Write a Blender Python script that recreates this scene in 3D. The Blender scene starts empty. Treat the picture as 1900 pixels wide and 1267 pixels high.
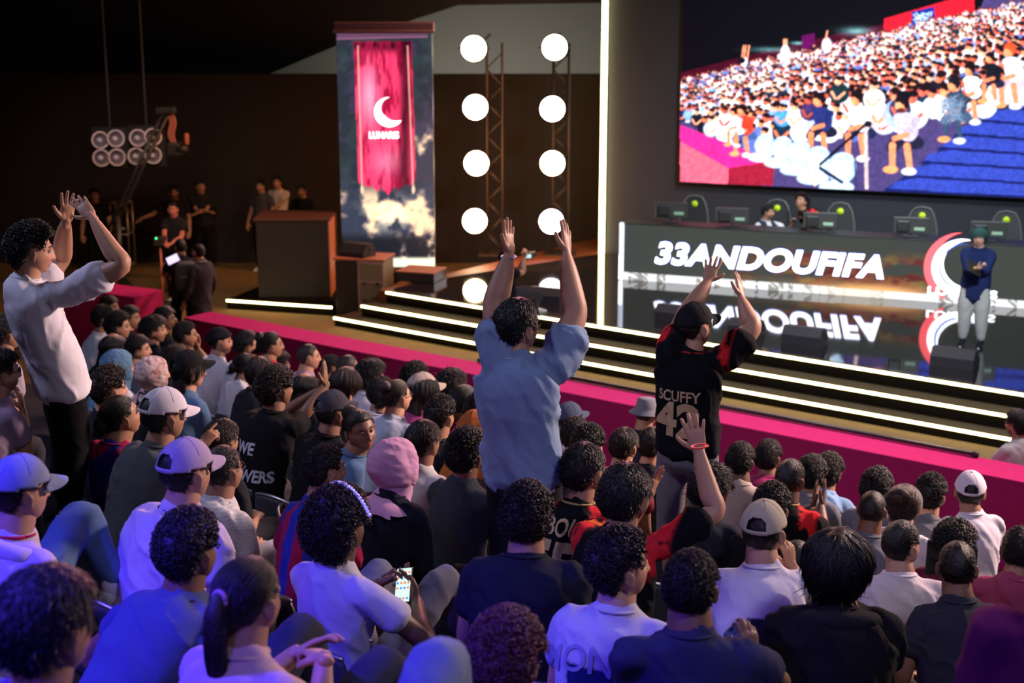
import bpy, bmesh, math, random
import numpy as np
from mathutils import Vector, Matrix, Euler
from mathutils.bvhtree import BVHTree
sc = bpy.context.scene
C = sc.collection
rnd = random.Random(7)
R_ = math.radians

# ------------------------------------------------------------------ camera
F = 2640.0; CX, CY = 950.0, 633.5; TH = math.atan(639 / 2640.0); H = 5.2
cam = bpy.data.cameras.new('camera'); camo = bpy.data.objects.new('camera', cam); C.objects.link(camo)
camo.location = (0, 0, H); camo.rotation_euler = (math.pi / 2 - TH, 0, 0)
cam.sensor_width = 36; cam.lens = F * 36 / 1900; cam.clip_end = 200
cam.dof.use_dof = True; cam.dof.focus_distance = 7.0; cam.dof.aperture_fstop = 2.8
sc.camera = camo
sc.view_settings.view_transform = 'Standard'; sc.view_settings.look = 'None'
sc.view_settings.exposure = 0.0; sc.view_settings.gamma = 1; sc.view_settings.use_curve_mapping = False
w = bpy.data.worlds.new('world'); sc.world = w; w.use_nodes = True
w.node_tree.nodes['Background'].inputs[0].default_value = (.10, .075, .13, 1)
w.node_tree.nodes['Background'].inputs[1].default_value = .05

AZ = math.radians(36.7)
EN = Vector((math.sin(AZ), math.cos(AZ), 0)); ES = Vector((math.cos(AZ), -math.sin(AZ), 0))
def SN(s, n, z=0): return ES * s + EN * n + Vector((0, 0, z))
def ray(x, y):
    X = (x - CX) / F; D = (y - CY) / F
    return Vector((X, math.cos(TH) - D * math.sin(TH), -math.sin(TH) - D * math.cos(TH)))
def at_depth(x, y, zc): return ray(x, y) * zc + Vector((0, 0, H))
def at_z(x, y, z):
    r = ray(x, y); return r * ((z - H) / r.z) + Vector((0, 0, H))
def at_plane(x, y, p, n):
    r = ray(x, y); o = Vector((0, 0, H)); return o + r * ((p - o).dot(n) / r.dot(n))
def depth_of(p): return p.y * math.cos(TH) - (p.z - H) * math.sin(TH)

def area(name, loc, target, size, energy, color, size_y=None, spread=None):
    l = bpy.data.lights.new(name, 'AREA'); l.energy = energy; l.color = color; l.size = size
    if size_y: l.shape = 'RECTANGLE'; l.size_y = size_y
    if spread: l.spread = R_(spread)
    o = bpy.data.objects.new(name, l); C.objects.link(o); o.location = loc
    o.rotation_euler = (Vector(target) - Vector(loc)).to_track_quat('-Z', 'Y').to_euler(); return o
def spot(name, loc, target, energy, color, angle, blend=.6, r=.15):
    l = bpy.data.lights.new(name, 'SPOT'); l.energy = energy; l.color = color; l.spot_size = R_(angle)
    l.spot_blend = blend; l.shadow_soft_size = r
    o = bpy.data.objects.new(name, l); C.objects.link(o); o.location = loc
    o.rotation_euler = (Vector(target) - Vector(loc)).to_track_quat('-Z', 'Y').to_euler(); return o
DSKT = Vector((5.5, 23.0, 1.2))
# stage truss washes
area('truss_wash_right', SN(1.0, 16.5, 8.0), SN(-5.5, 7.6, 1.8), 2.2, 520, (1, .68, .60), 1.0, 62)
area('truss_wash_left', SN(-15, 19, 8.5), SN(-7.5, 6.5, 2), 2.0, 130, (1, .5, .4), 1.0, 70)
area('house_wash_cool', SN(-10.5, 2.5, 9.0), SN(-6.5, 7.0, 2), 1.6, 85, (.60, .62, 1.0), 1.2, 90)
area('house_wash_right', SN(1.5, 3.0, 8.6), SN(-3, 7.5, 2), 1.3, 42, (.86, .80, 1.0), 1.0, 90)
# violet beams raking the nearest rows
spot('violet_beam', SN(-5.6, -1.0, 8.4), SN(-3.4, 2.3, 3.0), 5200, (.07, .04, 1.0), 34, 1, .3)
spot('violet_beam_low', SN(-1.0, -1.6, 6.6), SN(-2.5, 3.4, 2.8), 380, (.14, .07, 1.0), 46, 1, .3)
spot('magenta_beam', SN(-9, 13.5, 7.0), SN(-3.2, 2.2, 3.4), 650, (1, .16, .42), 26, .8, .3)
area('ledge_wash', SN(-9.0, 17.5, 8.5), SN(-9.0, 13.0, .9), 13, 245, (1, .68, .80), .6, 80)
area('stage_top_wash', SN(-7, 17.5, 8.5), DSKT, 3, 150, (.95, .97, 1), 1.0, 75)
area('desk_front_wash', SN(-3, 12, 8.5), SN(-7.5, 19, 1.2), 1.5, 230, (.85, .9, 1), 1.0, 80)
area('ceiling_uplight', (-.5, 31.5, 2.0), (-.2, 35, 4.4), 5, 260, (.95, .9, .8), .5)  # hidden fill added behind the drape to brighten the far fabric

area('backstage_glow', (-4.5, 18.5, 6.0), (-5.6, 24.5, .8), 1.5, 34, (1, .62, .42), .8, 60)  # unseen fill added to lift the dim crew and gear
area('orange_side_glow', (1.2, 24.2, 6.6), (-3.6, 22.8, .8), 1.2, 190, (1, .38, .14), 1.2, 110)  # added fill, stands in for blinder light on the counter and cases
spot('presenter_key', SN(-4, 12, 8), (6.05, 18.3, 1.6), 300, (1, .95, .92), 13, .8, .2)  # extra spot added to brighten the presenter
spot('players_key', SN(-6, 16, 7.5), (4.4, 24.3, 1.6), 260, (1, .95, .92), 26, .8, .2)  # extra spot added to brighten the players behind the desk

# ------------------------------------------------------------------ materials
def nodes(m): m.use_nodes = True; return m.node_tree.nodes, m.node_tree.links, m.node_tree.nodes['Principled BSDF']
MC = {}
def mat(name, col, rough=.6, metal=0, emit=None, es=0, noise=None, nscale=20, bump=0, bscale=60, spec=.5, coat=0):
    if name in MC: return MC[name]
    m = bpy.data.materials.new(name); N, L, b = nodes(m); MC[name] = m
    b.inputs['Base Color'].default_value = (*col, 1); b.inputs['Roughness'].default_value = rough
    b.inputs['Metallic'].default_value = metal; b.inputs['Specular IOR Level'].default_value = spec
    if emit: b.inputs['Emission Color'].default_value = (*emit, 1); b.inputs['Emission Strength'].default_value = es
    tc = N.new('ShaderNodeTexCoord')
    if noise:
        n = N.new('ShaderNodeTexNoise'); n.inputs['Scale'].default_value = nscale; n.inputs['Detail'].default_value = 5
        L.new(tc.outputs['Object'], n.inputs['Vector'])
        r = N.new('ShaderNodeMix'); r.data_type = 'RGBA'
        r.inputs[6].default_value = (*col, 1); r.inputs[7].default_value = (*noise, 1)
        L.new(n.outputs['Fac'], r.inputs[0]); L.new(r.outputs[2], b.inputs['Base Color'])
    if bump:
        n = N.new('ShaderNodeTexNoise'); n.inputs['Scale'].default_value = bscale; n.inputs['Detail'].default_value = 4
        L.new(tc.outputs['Object'], n.inputs['Vector'])
        bp = N.new('ShaderNodeBump'); bp.inputs['Strength'].default_value = bump; bp.inputs['Distance'].default_value = .01
        L.new(n.outputs['Fac'], bp.inputs['Height']); L.new(bp.outputs[0], b.inputs['Normal'])
    return m
def attr_mat(name, rough, sheen=0, sss=0, bump=0, bscale=300, spec=.4):
    m = bpy.data.materials.new(name); N, L, b = nodes(m); MC[name] = m
    a = N.new('ShaderNodeAttribute'); a.attribute_name = 'col'
    oi = N.new('ShaderNodeObjectInfo'); mx = N.new('ShaderNodeMix'); mx.data_type = 'RGBA'; mx.blend_type = 'MULTIPLY'; mx.inputs[0].default_value = 1
    L.new(a.outputs['Color'], mx.inputs[6]); L.new(oi.outputs['Color'], mx.inputs[7]); L.new(mx.outputs[2], b.inputs['Base Color'])
    b.inputs['Roughness'].default_value = rough; b.inputs['Specular IOR Level'].default_value = spec
    b.inputs['Sheen Weight'].default_value = sheen
    if sss: b.inputs['Subsurface Weight'].default_value = sss; b.inputs['Subsurface Radius'].default_value = (.012, .005, .003); b.inputs['Subsurface Scale'].default_value = 1
    if bump:
        tc = N.new('ShaderNodeTexCoord'); n = N.new('ShaderNodeTexNoise'); n.inputs['Scale'].default_value = bscale; n.inputs['Detail'].default_value = 3
        L.new(tc.outputs['Object'], n.inputs['Vector']); bp = N.new('ShaderNodeBump'); bp.inputs['Strength'].default_value = bump; bp.inputs['Distance'].default_value = .004
        L.new(n.outputs['Fac'], bp.inputs['Height']); L.new(bp.outputs[0], b.inputs['Normal'])
    return m
def hair_mat():
    m = bpy.data.materials.new('hair'); N, L, b = nodes(m)
    oi = N.new('ShaderNodeObjectInfo'); tc = N.new('ShaderNodeTexCoord'); n = N.new('ShaderNodeTexNoise'); n.inputs['Scale'].default_value = 70
    L.new(tc.outputs['Object'], n.inputs['Vector'])
    mx = N.new('ShaderNodeMix'); mx.data_type = 'RGBA'; mx.blend_type = 'MULTIPLY'; mx.inputs[0].default_value = 1
    cr = N.new('ShaderNodeMapRange'); cr.inputs[3].default_value = .12; cr.inputs[4].default_value = .6
    L.new(n.outputs['Fac'], cr.inputs[0]); cb = N.new('ShaderNodeCombineColor')
    for i in range(3): L.new(cr.outputs[0], cb.inputs[i])
    L.new(oi.outputs['Color'], mx.inputs[6]); L.new(cb.outputs[0], mx.inputs[7]); L.new(mx.outputs[2], b.inputs['Base Color'])
    b.inputs['Roughness'].default_value = .42; b.inputs['Specular IOR Level'].default_value = .5
    n2 = N.new('ShaderNodeTexNoise'); n2.inputs['Scale'].default_value = 170; n2.inputs['Detail'].default_value = 4; L.new(tc.outputs['Object'], n2.inputs['Vector']); bp = N.new('ShaderNodeBump'); bp.inputs['Strength'].default_value = .5; bp.inputs['Distance'].default_value = .008; L.new(n2.outputs['Fac'], bp.inputs['Height']); L.new(bp.outputs[0], b.inputs['Normal'])
    return m
SKIN = attr_mat('skin', .5, sss=0, bump=.15, bscale=220, spec=.35)
CLOTH = attr_mat('cloth', .9, sheen=.0, bump=.25, bscale=420, spec=.12)
HAIR = hair_mat()
EYEW = mat('eye_white', (.32, .31, .31), .25); EYED = mat('eye_dark', (.02, .012, .01), .15)
LIP = mat('lip', (.32, .10, .09), .45); BROW = mat('brow', (.02, .014, .012), .7)
NAIL = mat('nail', (.6, .36, .3), .3)

def srgb(r, g, b):
    f = lambda c: (c / 255 / 12.92) if c / 255 <= .04045 else ((c / 255 + .055) / 1.055) ** 2.4
    return (f(r), f(g), f(b))

# ------------------------------------------------------------------ noise
def _hash(ix, iy, iz, seed):
    h = (ix * 374761393 + iy * 668265263 + iz * 2147483647 + seed * 1274126177) & 0xffffffff
    h = ((h ^ (h >> 13)) * 1274126177) & 0xffffffff
    return ((h ^ (h >> 16)) & 0xffff) / 65535.0
def vnoise(P, s=1.0, seed=0):
    Q = np.asarray(P, float) * s + 100.0; I = np.floor(Q).astype(np.int64); f = Q - I; f = f * f * (3 - 2 * f)
    out = 0
    for dx in (0, 1):
        wx = f[:, 0] if dx else 1 - f[:, 0]
        for dy in (0, 1):
            wy = f[:, 1] if dy else 1 - f[:, 1]
            for dz in (0, 1):
                wz = f[:, 2] if dz else 1 - f[:, 2]
                out = out + wx * wy * wz * _hash(I[:, 0] + dx, I[:, 1] + dy, I[:, 2] + dz, seed)
    return out
def fbm(P, s, seed=0, o=3):
    a = 0; t = 0; w_ = 1
    for k in range(o): a = a + w_ * vnoise(P, s * 2 ** k, seed + k * 17); t += w_; w_ *= .5
    return a / t

# ------------------------------------------------------------------ mesh accumulators
class MB:
    def __init__(s): s.V = []; s.Fc = []; s.M = []; s.n = 0
    def add(s, V, Fc, m=0, X=None):
        V = np.asarray(V, float)
        if X is not None:
            A = np.array(X); V = V @ A[:3, :3].T + A[:3, 3]
        s.V.append(V); s.Fc += [tuple(i + s.n for i in f) for f in Fc]; s.M += [m] * len(Fc); s.n += len(V); return s
    def data(s): return (np.concatenate(s.V) if s.V else np.zeros((0, 3)), s.Fc, s.M)
    def mesh(s, name, mats, smooth=True):
        me = bpy.data.meshes.new(name); V, Fc, M = s.data()
        me.from_pydata(V.tolist(), [], Fc)
        for m in (mats if isinstance(mats, (list, tuple)) else [mats]): me.materials.append(m)
        me.polygons.foreach_set('material_index', M)
        if smooth: me.polygons.foreach_set('use_smooth', [True] * len(Fc))
        me.update(); return me
    def build(s, name, mats, parent=None, smooth=True, X=None):
        return link(name, s.mesh(name, mats, smooth), parent, X)
def link(name, me, parent=None, X=None):
    o = bpy.data.objects.new(name, me); C.objects.link(o)
    if parent is not None: o.parent = parent
    if X is not None: o.matrix_local = X
    return o
def tag(o, label=None, cat=None, group=None, kind=None):
    if label: o['label'] = label
    if cat: o['category'] = cat
    if group: o['group'] = group
    if kind: o['kind'] = kind
    return o
def empty(name, loc, rz=0, label=None, cat=None, group=None):
    o = bpy.data.objects.new(name, None); C.objects.link(o); o.location = loc; o.rotation_euler = (0, 0, rz); o.empty_display_size = .1
    return tag(o, label, cat, group)
def crom(P, sub):
    P = [np.asarray(p, float) for p in P]
    if sub <= 1: return np.array(P)
    Q = [2 * P[0] - P[1]] + P + [2 * P[-1] - P[-2]]; out = []
    for i in range(1, len(Q) - 2):
        a, b, c, d = Q[i - 1], Q[i], Q[i + 1], Q[i + 2]
        for k in range(sub):
            t = k / sub
            out.append(.5 * ((2 * b) + (c - a) * t + (2 * a - 5 * b + 4 * c - d) * t * t + (3 * b - a - 3 * c + d) * t ** 3))
    out.append(P[-1]); return np.array(out)
def nrm(v): v = np.asarray(v, float); return v / (np.linalg.norm(v) + 1e-12)
def loft(P, R, ref=(1, 0, 0), seg=14, sub=3, cap=True):
    R = [(r, r) if np.isscalar(r) else r for r in R]
    Pp = crom(P, sub); Rr = np.maximum(crom([np.array([a, b]) for a, b in R], sub), .0005)
    T = np.gradient(Pp, axis=0); V = []; n = len(Pp); ref = np.asarray(ref, float); xprev = None
    ang = np.linspace(0, 2 * math.pi, seg, endpoint=False); ca, sa = np.cos(ang), np.sin(ang)
    fr = []
    for i in range(n):
        t = nrm(T[i]); x = (ref if xprev is None else xprev); x = x - t * np.dot(x, t)
        if np.linalg.norm(x) < 1e-4: x = np.cross(t, [0, .3, 1])
        x = nrm(x); xprev = x; y = np.cross(t, x); fr.append((t, x, y))
    rings = [(Pp[i], fr[i], Rr[i]) for i in range(n)]
    if cap:
        a, b = rings[0], rings[-1]
        rings = [(a[0] - a[1][0] * min(a[2]) * .45, a[1], a[2] * .72)] + rings + [(b[0] + b[1][0] * min(b[2]) * .45, b[1], b[2] * .72)]
    for p, (t, x, y), r in rings: V.append(p + np.outer(ca * r[0], x) + np.outer(sa * r[1], y))
    m = len(rings); Fc = []
    for i in range(m - 1):
        for k in range(seg):
            k2 = (k + 1) % seg; Fc.append((i * seg + k, i * seg + k2, (i + 1) * seg + k2, (i + 1) * seg + k))
    V = np.concatenate(V); c0 = rings[0][0] - rings[0][1][0] * (min(rings[1][2]) * .2 if cap else 0); c1 = rings[-1][0] + rings[-1][1][0] * (min(rings[-2][2]) * .2 if cap else 0)
    V = np.vstack([V, c0, c1]); a = m * seg
    for k in range(seg):
        k2 = (k + 1) % seg; Fc.append((a, k2, k)); Fc.append((a + 1, (m - 1) * seg + k, (m - 1) * seg + k2))
    return V, Fc
def box(c, s, X=None):
    c = np.array(c, float); s = np.array(s, float) / 2
    V = np.array([[x, y, z] for x in (-1, 1) for y in (-1, 1) for z in (-1, 1)]) * s + c
    return V, [(0, 1, 3, 2), (4, 6, 7, 5), (0, 4, 5, 1), (2, 3, 7, 6), (0, 2, 6, 4), (1, 5, 7, 3)]
def bbox_(c, s, bev=.01, seg=2):
    bm = bmesh.new(); V, Fc = box(c, s); vs = [bm.verts.new(v) for v in V]
    for f in Fc: bm.faces.new([vs[i] for i in f])
    bmesh.ops.bevel(bm, geom=bm.edges[:], offset=bev, segments=seg, affect='EDGES', profile=.5)
    bm.verts.index_update(); bmesh.ops.recalc_face_normals(bm, faces=bm.faces[:])
    V = [tuple(v.co) for v in bm.verts]; Fc = [tuple(v.index for v in f.verts) for f in bm.faces]; bm.free(); return V, Fc
def cyl(p, q, r, r2=None, seg=20):
    r2 = r if r2 is None else r2; p = np.array(p, float); q = np.array(q, float); t = nrm(q - p)
    x = nrm(np.cross(t, [0, 0, 1] if abs(t[2]) < .9 else [1, 0, 0])); y = np.cross(t, x)
    a = np.linspace(0, 2 * math.pi, seg, endpoint=False)
    V = [p + r * (math.cos(k) * x + math.sin(k) * y) for k in a] + [q + r2 * (math.cos(k) * x + math.sin(k) * y) for k in a]
    return np.array(V), [(i, (i + 1) % seg, (i + 1) % seg + seg, i + seg) for i in range(seg)] + [tuple(range(seg))[::-1], tuple(range(seg, 2 * seg))]
def lathe(prof, seg=28, ax='z'):
    V = []; Fc = []
    for r, z in prof:
        for k in range(seg): a = 2 * math.pi * k / seg; V.append((r * math.cos(a), r * math.sin(a), z))
    for i in range(len(prof) - 1):
        for k in range(seg): k2 = (k + 1) % seg; Fc.append((i * seg + k, i * seg + k2, (i + 1) * seg + k2, (i + 1) * seg + k))
    return np.array(V), Fc
def prism(poly, h0, h1, ax=(1, 0, 0), ay=(0, 1, 0), o=(0, 0, 0)):
    """extrude a 2D polygon (in axes ax, ay) between h0 and h1 along ax x ay"""
    ax = np.array(ax, float); ay = np.array(ay, float); az = np.cross(ax, ay); o = np.array(o, float); n = len(poly)
    V = [o + a * ax + b * ay + h0 * az for a, b in poly] + [o + a * ax + b * ay + h1 * az for a, b in poly]
    return np.array(V), [tuple(range(n))[::-1], tuple(range(n, 2 * n))] + [(i, (i + 1) % n, (i + 1) % n + n, i + n) for i in range(n)]
def sphere_dirs(nu, nv):
    V = [(0, 0, 1)]; Fc = []
    for j in range(1, nv):
        t = math.pi * j / nv
        for i in range(nu): p = 2 * math.pi * i / nu; V.append((math.sin(t) * math.cos(p), math.sin(t) * math.sin(p), math.cos(t)))
    V.append((0, 0, -1)); n = len(V)
    for i in range(nu): Fc.append((0, 1 + i, 1 + (i + 1) % nu)); Fc.append((n - 1, 1 + (nv - 2) * nu + (i + 1) % nu, 1 + (nv - 2) * nu + i))
    for j in range(nv - 2):
        for i in range(nu): a = 1 + j * nu; Fc.append((a + i, a + nu + i, a + nu + (i + 1) % nu, a + (i + 1) % nu))
    return np.array(V), Fc
def setcol(me, fn):
    n = len(me.vertices); co = np.empty(n * 3); me.vertices.foreach_get('co', co); co = co.reshape(-1, 3)
    a = me.color_attributes.get('col') or me.color_attributes.new('col', 'FLOAT_COLOR', 'POINT')
    col = np.ones((n, 4)); col[:, :3] = fn(co) if callable(fn) else np.array(fn); a.data.foreach_set('color', col.ravel())
def rotbox(name, a, b, z0, z1, depth, m, **k):
    pass

# ------------------------------------------------------------------ anatomy templates
def g(x, s): return np.exp(-(x / s) ** 2)
def sst(x, a, b):
    t = np.clip((x - a) / (b - a), 0, 1); return t * t * (3 - 2 * t)
def skull(d):
    d = np.asarray(d, float); x, y, z = d[:, 0], d[:, 1], d[:, 2]; t = np.clip(-z, 0, 1)
    ry = np.where(y > 0, .090, .102)
    P = np.stack([.0785 * x * (1 - .10 * t + .10 * np.sin(np.pi * t)), ry * y + .026 * t ** 1.3, np.where(z > 0, .110 * z, .116 * z)], 1)
    bk = np.clip(-y, 0, 1) * t; P[:, 1] += .045 * bk; P[:, 0] *= 1 - .12 * bk
    return P
def head_shape(d):
    P = skull(d); x, z = P[:, 0].copy(), P[:, 2].copy(); fr = sst(d[:, 1], .15, .55)
    dy = .006 * g(z - .028, .013) * g(x, .05)
    dy -= .013 * (g(x - .032, .017) + g(x + .032, .017)) * g(z - .004, .015)
    nt = np.clip((.016 - z) / .052, 0, 1) * sst(z, -.050, -.038)
    dy += (.008 * g(z - .004, .02) * g(x, .010)) + nt * .026 * g(x, .009 + .005 * nt)
    dy += .007 * nt ** 3 * (g(x - .013, .007) + g(x + .013, .007))
    dy += .007 * g(z + .064, .006) * g(x, .022) + .008 * g(z + .076, .006) * g(x, .019) - .005 * g(z + .070, .003) * g(x, .022)
    dy -= .004 * g(z + .088, .006) * g(x, .02)
    dy += .010 * g(z + .102, .014) * g(x, .022)
    dy += .004 * (g(x - .046, .02) + g(x + .046, .02)) * g(z + .03, .02)
    dy -= .004 * (g(x - .05, .018) + g(x + .05, .018)) * g(z + .062, .02)
    P[:, 1] += dy * fr
    return P
def ear(side):
    V, Fc = sphere_dirs(16, 12)
    x, y, z = V[:, 0], V[:, 1], V[:, 2]
    r = np.hypot(y, z); bowl = np.where(x > 0, -.55 * g(r, .55) , 0)
    P = np.stack([.010 * (x + bowl * 1.0) , .021 * y * (1 - .22 * (z < 0)), .034 * z], 1)
    M = Matrix.Translation((.085, -.012, -.012)) @ Matrix.Rotation(R_(-32), 4, 'Z') @ Matrix.Rotation(R_(10), 4, 'X')
    A = np.array(M); P = P @ A[:3, :3].T + A[:3, 3]
    if side < 0: P[:, 0] *= -1; Fc = [f[::-1] for f in Fc]
    return P, Fc
HEADLOD = {}
def head_parts(lod):
    """list of (verts, faces, slot) in the head's own frame; slots: 0 skin 1 eye white 2 dark 3 lip 4 brow"""
    if lod in HEADLOD: return HEADLOD[lod]
    nu, nv = ((84, 72), (60, 52), (40, 34))[lod]
    d, Fc = sphere_dirs(nu, nv)
    P = head_shape(d); out = []
    fc = np.array([P[list(f)].mean(0) for f in Fc])
    lipm = ((np.abs(fc[:, 2] + .070) < .013 * np.sqrt(np.clip(1 - (fc[:, 0] / .027) ** 2, 0, 1))) & (fc[:, 1] > .05))
    out.append((P, [f for f, l in zip(Fc, lipm) if not l], 0)); out.append((P, [f for f, l in zip(Fc, lipm) if l], 3))
    for s in (-1, 1):
        V, f = ear(s); out.append((V, f, 0))
        V, f = sphere_dirs(12, 10); out.append((V * .0125 + (s * .031, .0722, .003), f, 1))
        out.append((V * .0066 + (s * .030, .0800, .002), f, 2))
        V, f = loft([(s * .012, .091, .024), (s * .032, .0885, .031), (s * .050, .074, .026)], [(.002, .0028), (.003, .0034), (.0015, .002)], ref=(0, 1, 0), seg=8, sub=3); out.append((V, f, 4))
        V, f = loft([(s * .017, .083, .008), (s * .031, .0875, .0125), (s * .046, .077, .007)], [(.0040, .003), (.0050, .0045), (.0035, .003)], ref=(0, 1, 0), seg=8, sub=3); out.append((V, f, 0))
    HEADLOD[lod] = out; return out

def hand_geo(curl, spread, thumb=0.0, idx=None, tc=.4):
    """right hand, palm facing -Z, fingers along +Y, thumb on -X"""
    m = MB()
    V, f = loft([(0, -.035, 0), (0, 0, 0), (0, .03, -.001), (-.001, .06, 0), (0, .088, 0), (0, .10, -.001)],
                [(.026, .019), (.027, .019), (.037, .017), (.042, .0155), (.041, .013), (.036, .009)], seg=20, sub=3); m.add(V, f)
    L = (.071, .080, .074, .058); X0 = (-.031, -.0105, .0105, .030); Y0 = (.093, .098, .094, .085)
    for k in range(4):
        c = curl if not (idx is not None and k == 0) else idx
        a = (k - 1.5) * spread; p = np.array([X0[k], Y0[k] - .012, .0]); P = [p]; th = c * .35; l = L[k]
        for s_, fr in ((.17, 0), (.42, 1), (.26, .9), (.20, .6)):
            dirv = np.array([math.sin(a) * math.cos(th), math.cos(a) * math.cos(th), -math.sin(th)]); P.append(P[-1] + dirv * l * s_ * (1.12 if s_ != .17 else 1)); th += c * fr
        r = (.0098, .0102, .0098, .0086)[k]
        V, f = loft(P, [r * 1.02, r, r * .97, r * .92, r * .78], seg=12, sub=3); m.add(V, f)
    P = [np.array([-.016, .018, -.004])]
    for s_, (dx, dy, dz) in ((.034, (-.78, .60, -.18 - tc * .5)), (.034, (-.62 + tc * .5, .78, -.15 - tc * .6)), (.028, (-.40 + tc * .8, .9, -.1 - tc * .5))):
        P.append(P[-1] + nrm((dx * (1 + thumb), dy, dz)) * s_)
    V, f = loft(P, [.016, .0135, .0115, .0085], seg=12, sub=3); m.add(V, f)
    V, f = sphere_dirs(12, 10); m.add(V * (.017, .026, .012) + (-.022, .030, -.008), f); m.add(V * (.013, .030, .010) + (.024, .034, -.009), f)
    return m
def bake(objs):
    dg = bpy.context.evaluated_depsgraph_get(); out = []
    for o in objs:
        me = bpy.data.meshes.new_from_object(o.evaluated_get(dg)); out.append(me)
    return out
def mesh_arrays(me):
    n = len(me.vertices); co = np.empty(n * 3); me.vertices.foreach_get('co', co)
    return co.reshape(-1, 3), [tuple(p.vertices) for p in me.polygons]
def remesher(o, vox, it=4, fac=.5):
    r = o.modifiers.new('r', 'REMESH'); r.mode = 'VOXEL'; r.voxel_size = vox; r.use_smooth_shade = True
    s_ = o.modifiers.new('s', 'SMOOTH'); s_.iterations = it; s_.factor = fac
HANDSPEC = {'open': (.08, .09, .1, None, .0), 'spread': (.10, .17, .3, None, -.1), 'relaxed': (.45, .05, 0, None, .35), 'curl': (.85, .02, 0, None, .6),
            'fist': (1.35, 0, -.2, None, .9), 'point': (1.35, 0, -.2, .05, .9), 'flat': (.02, .02, 0, None, .1)}
HAND = {}
_t = []
for k, a in HANDSPEC.items():
    for vox, lod in ((.0036, 0), (.0068, 1)):
        o = hand_geo(*a).build('tmp', SKIN); remesher(o, vox, 3, .45); _t.append((k, lod, o))
for (k, lod, o), me in zip(_t, bake([o for _, _, o in _t])):
    HAND[k, lod] = mesh_arrays(me)
for _, _, o in _t: bpy.data.objects.remove(o)
def place_hand(kind, lod, side, wrist, direction, palm, s=1.0):
    """side +1 right hand, -1 left; palm = direction the palm faces. Returns verts, faces and the hand's x axis"""
    V, Fc = HAND[kind, lod]; V = V.copy()
    y = nrm(direction); z = -np.asarray(palm, float); z = nrm(z - y * np.dot(z, y)); x = np.cross(y, z)
    if side < 0: V[:, 0] *= -1; Fc = [f[::-1] for f in Fc]
    V = V * s; V = np.outer(V[:, 0], x) + np.outer(V[:, 1], y) + np.outer(V[:, 2], z) + np.asarray(wrist, float)
    return V, Fc, x

# ---- hair
def hl(az):
    a = abs(az)
    return np.interp(a, [0, .7, 1.05, 1.22, 1.36, 1.78, 1.98, 2.3, 3.15], [.062, .058, .040, .006, .022, .028, -.015, -.060, -.068])
def hmask(P):
    az = np.arctan2(P[:, 0], P[:, 1]); return sst(P[:, 2] - hl(az), -.004, .014)
def thick(d, top, side, back, front=None):
    front = top if front is None else front
    u = np.clip(d[:, 2], 0, 1) ** 1.2; f = np.clip(d[:, 1], 0, 1); b = np.clip(-d[:, 1], 0, 1)
    lat = side * (1 - f - b + 1e-6).clip(0, 1) + back * b + front * f
    return top * u + lat * (1 - u)
def hair_shell(T, nz=.0, ns=60, res=(96, 80), seed=0, lump=0, ls=25):
    d, Fc = sphere_dirs(*res); P = skull(d); m = hmask(P); L = np.linalg.norm(P, axis=1)
    t = m * (T(d) + lump * (fbm(P, ls, seed) - .5) * 2 + nz * (fbm(P, ns, seed + 5) - .4) * 2) - (1 - m) * .010
    return P * (1 + t / L)[:, None], Fc
def hair_points(n, seed):
    r = np.random.RandomState(seed); d = r.normal(size=(n * 3, 3)); d /= np.linalg.norm(d, axis=1)[:, None]
    P = skull(d); k = hmask(P) > .6; return d[k][:n], P[k][:n], r
def tubes(m, paths, r0, r1):
    """many thin three-sided tubes, paths: array (n, k, 3)"""
    n, k, _ = paths.shape; T = np.gradient(paths, axis=1); T /= np.linalg.norm(T, axis=2)[:, :, None] + 1e-9
    ref = np.array([.31, .52, .79]); X = np.cross(T, ref); X /= np.linalg.norm(X, axis=2)[:, :, None] + 1e-9; Y = np.cross(T, X)
    rr = np.linspace(1, 0, k)[None, :, None]; r0 = np.broadcast_to(np.asarray(r0, float).reshape(-1, 1, 1), (n, 1, 1)); R = r1 + (r0 - r1) * np.sqrt(rr)
    V = np.stack([paths + R * (math.cos(a) * X + math.sin(a) * Y) for a in (0, 2.094, 4.189)], 2).reshape(-1, 3)
    Fc = []
    for i in range(n):
        b = i * k * 3
        for j in range(k - 1):
            for q in range(3): q2 = (q + 1) % 3; Fc.append((b + j * 3 + q, b + j * 3 + q2, b + j * 3 + 3 + q2, b + j * 3 + 3 + q))
    m.add(V, Fc)
def curls(m, n, T, rad, tube, seed, turns=.9, k=7, out=.3):
    d, P, r = hair_points(n, seed); n = len(d); t = T(d); N = d
    A = np.cross(N, r.normal(size=(n, 3))); A /= np.linalg.norm(A, axis=1)[:, None]; B = np.cross(N, A)
    c = P * (1 + (t * r.uniform(.75, 1.08, n) / np.linalg.norm(P, axis=1)))[:, None]
    R = rad * r.uniform(.6, 1.4, (n, 1)); ph = r.uniform(0, 6.28, n)
    pts = []
    for j in range(k):
        a = ph + turns * 2 * math.pi * j / (k - 1)
        pts.append(c + R * (np.cos(a)[:, None] * N * .9 + np.sin(a)[:, None] * A) + B * R * (j / (k - 1) - .5) * 1.6 + N * (out * R * j / (k - 1)))
    tubes(m, np.stack(pts, 1), tube, tube * .5)
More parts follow.
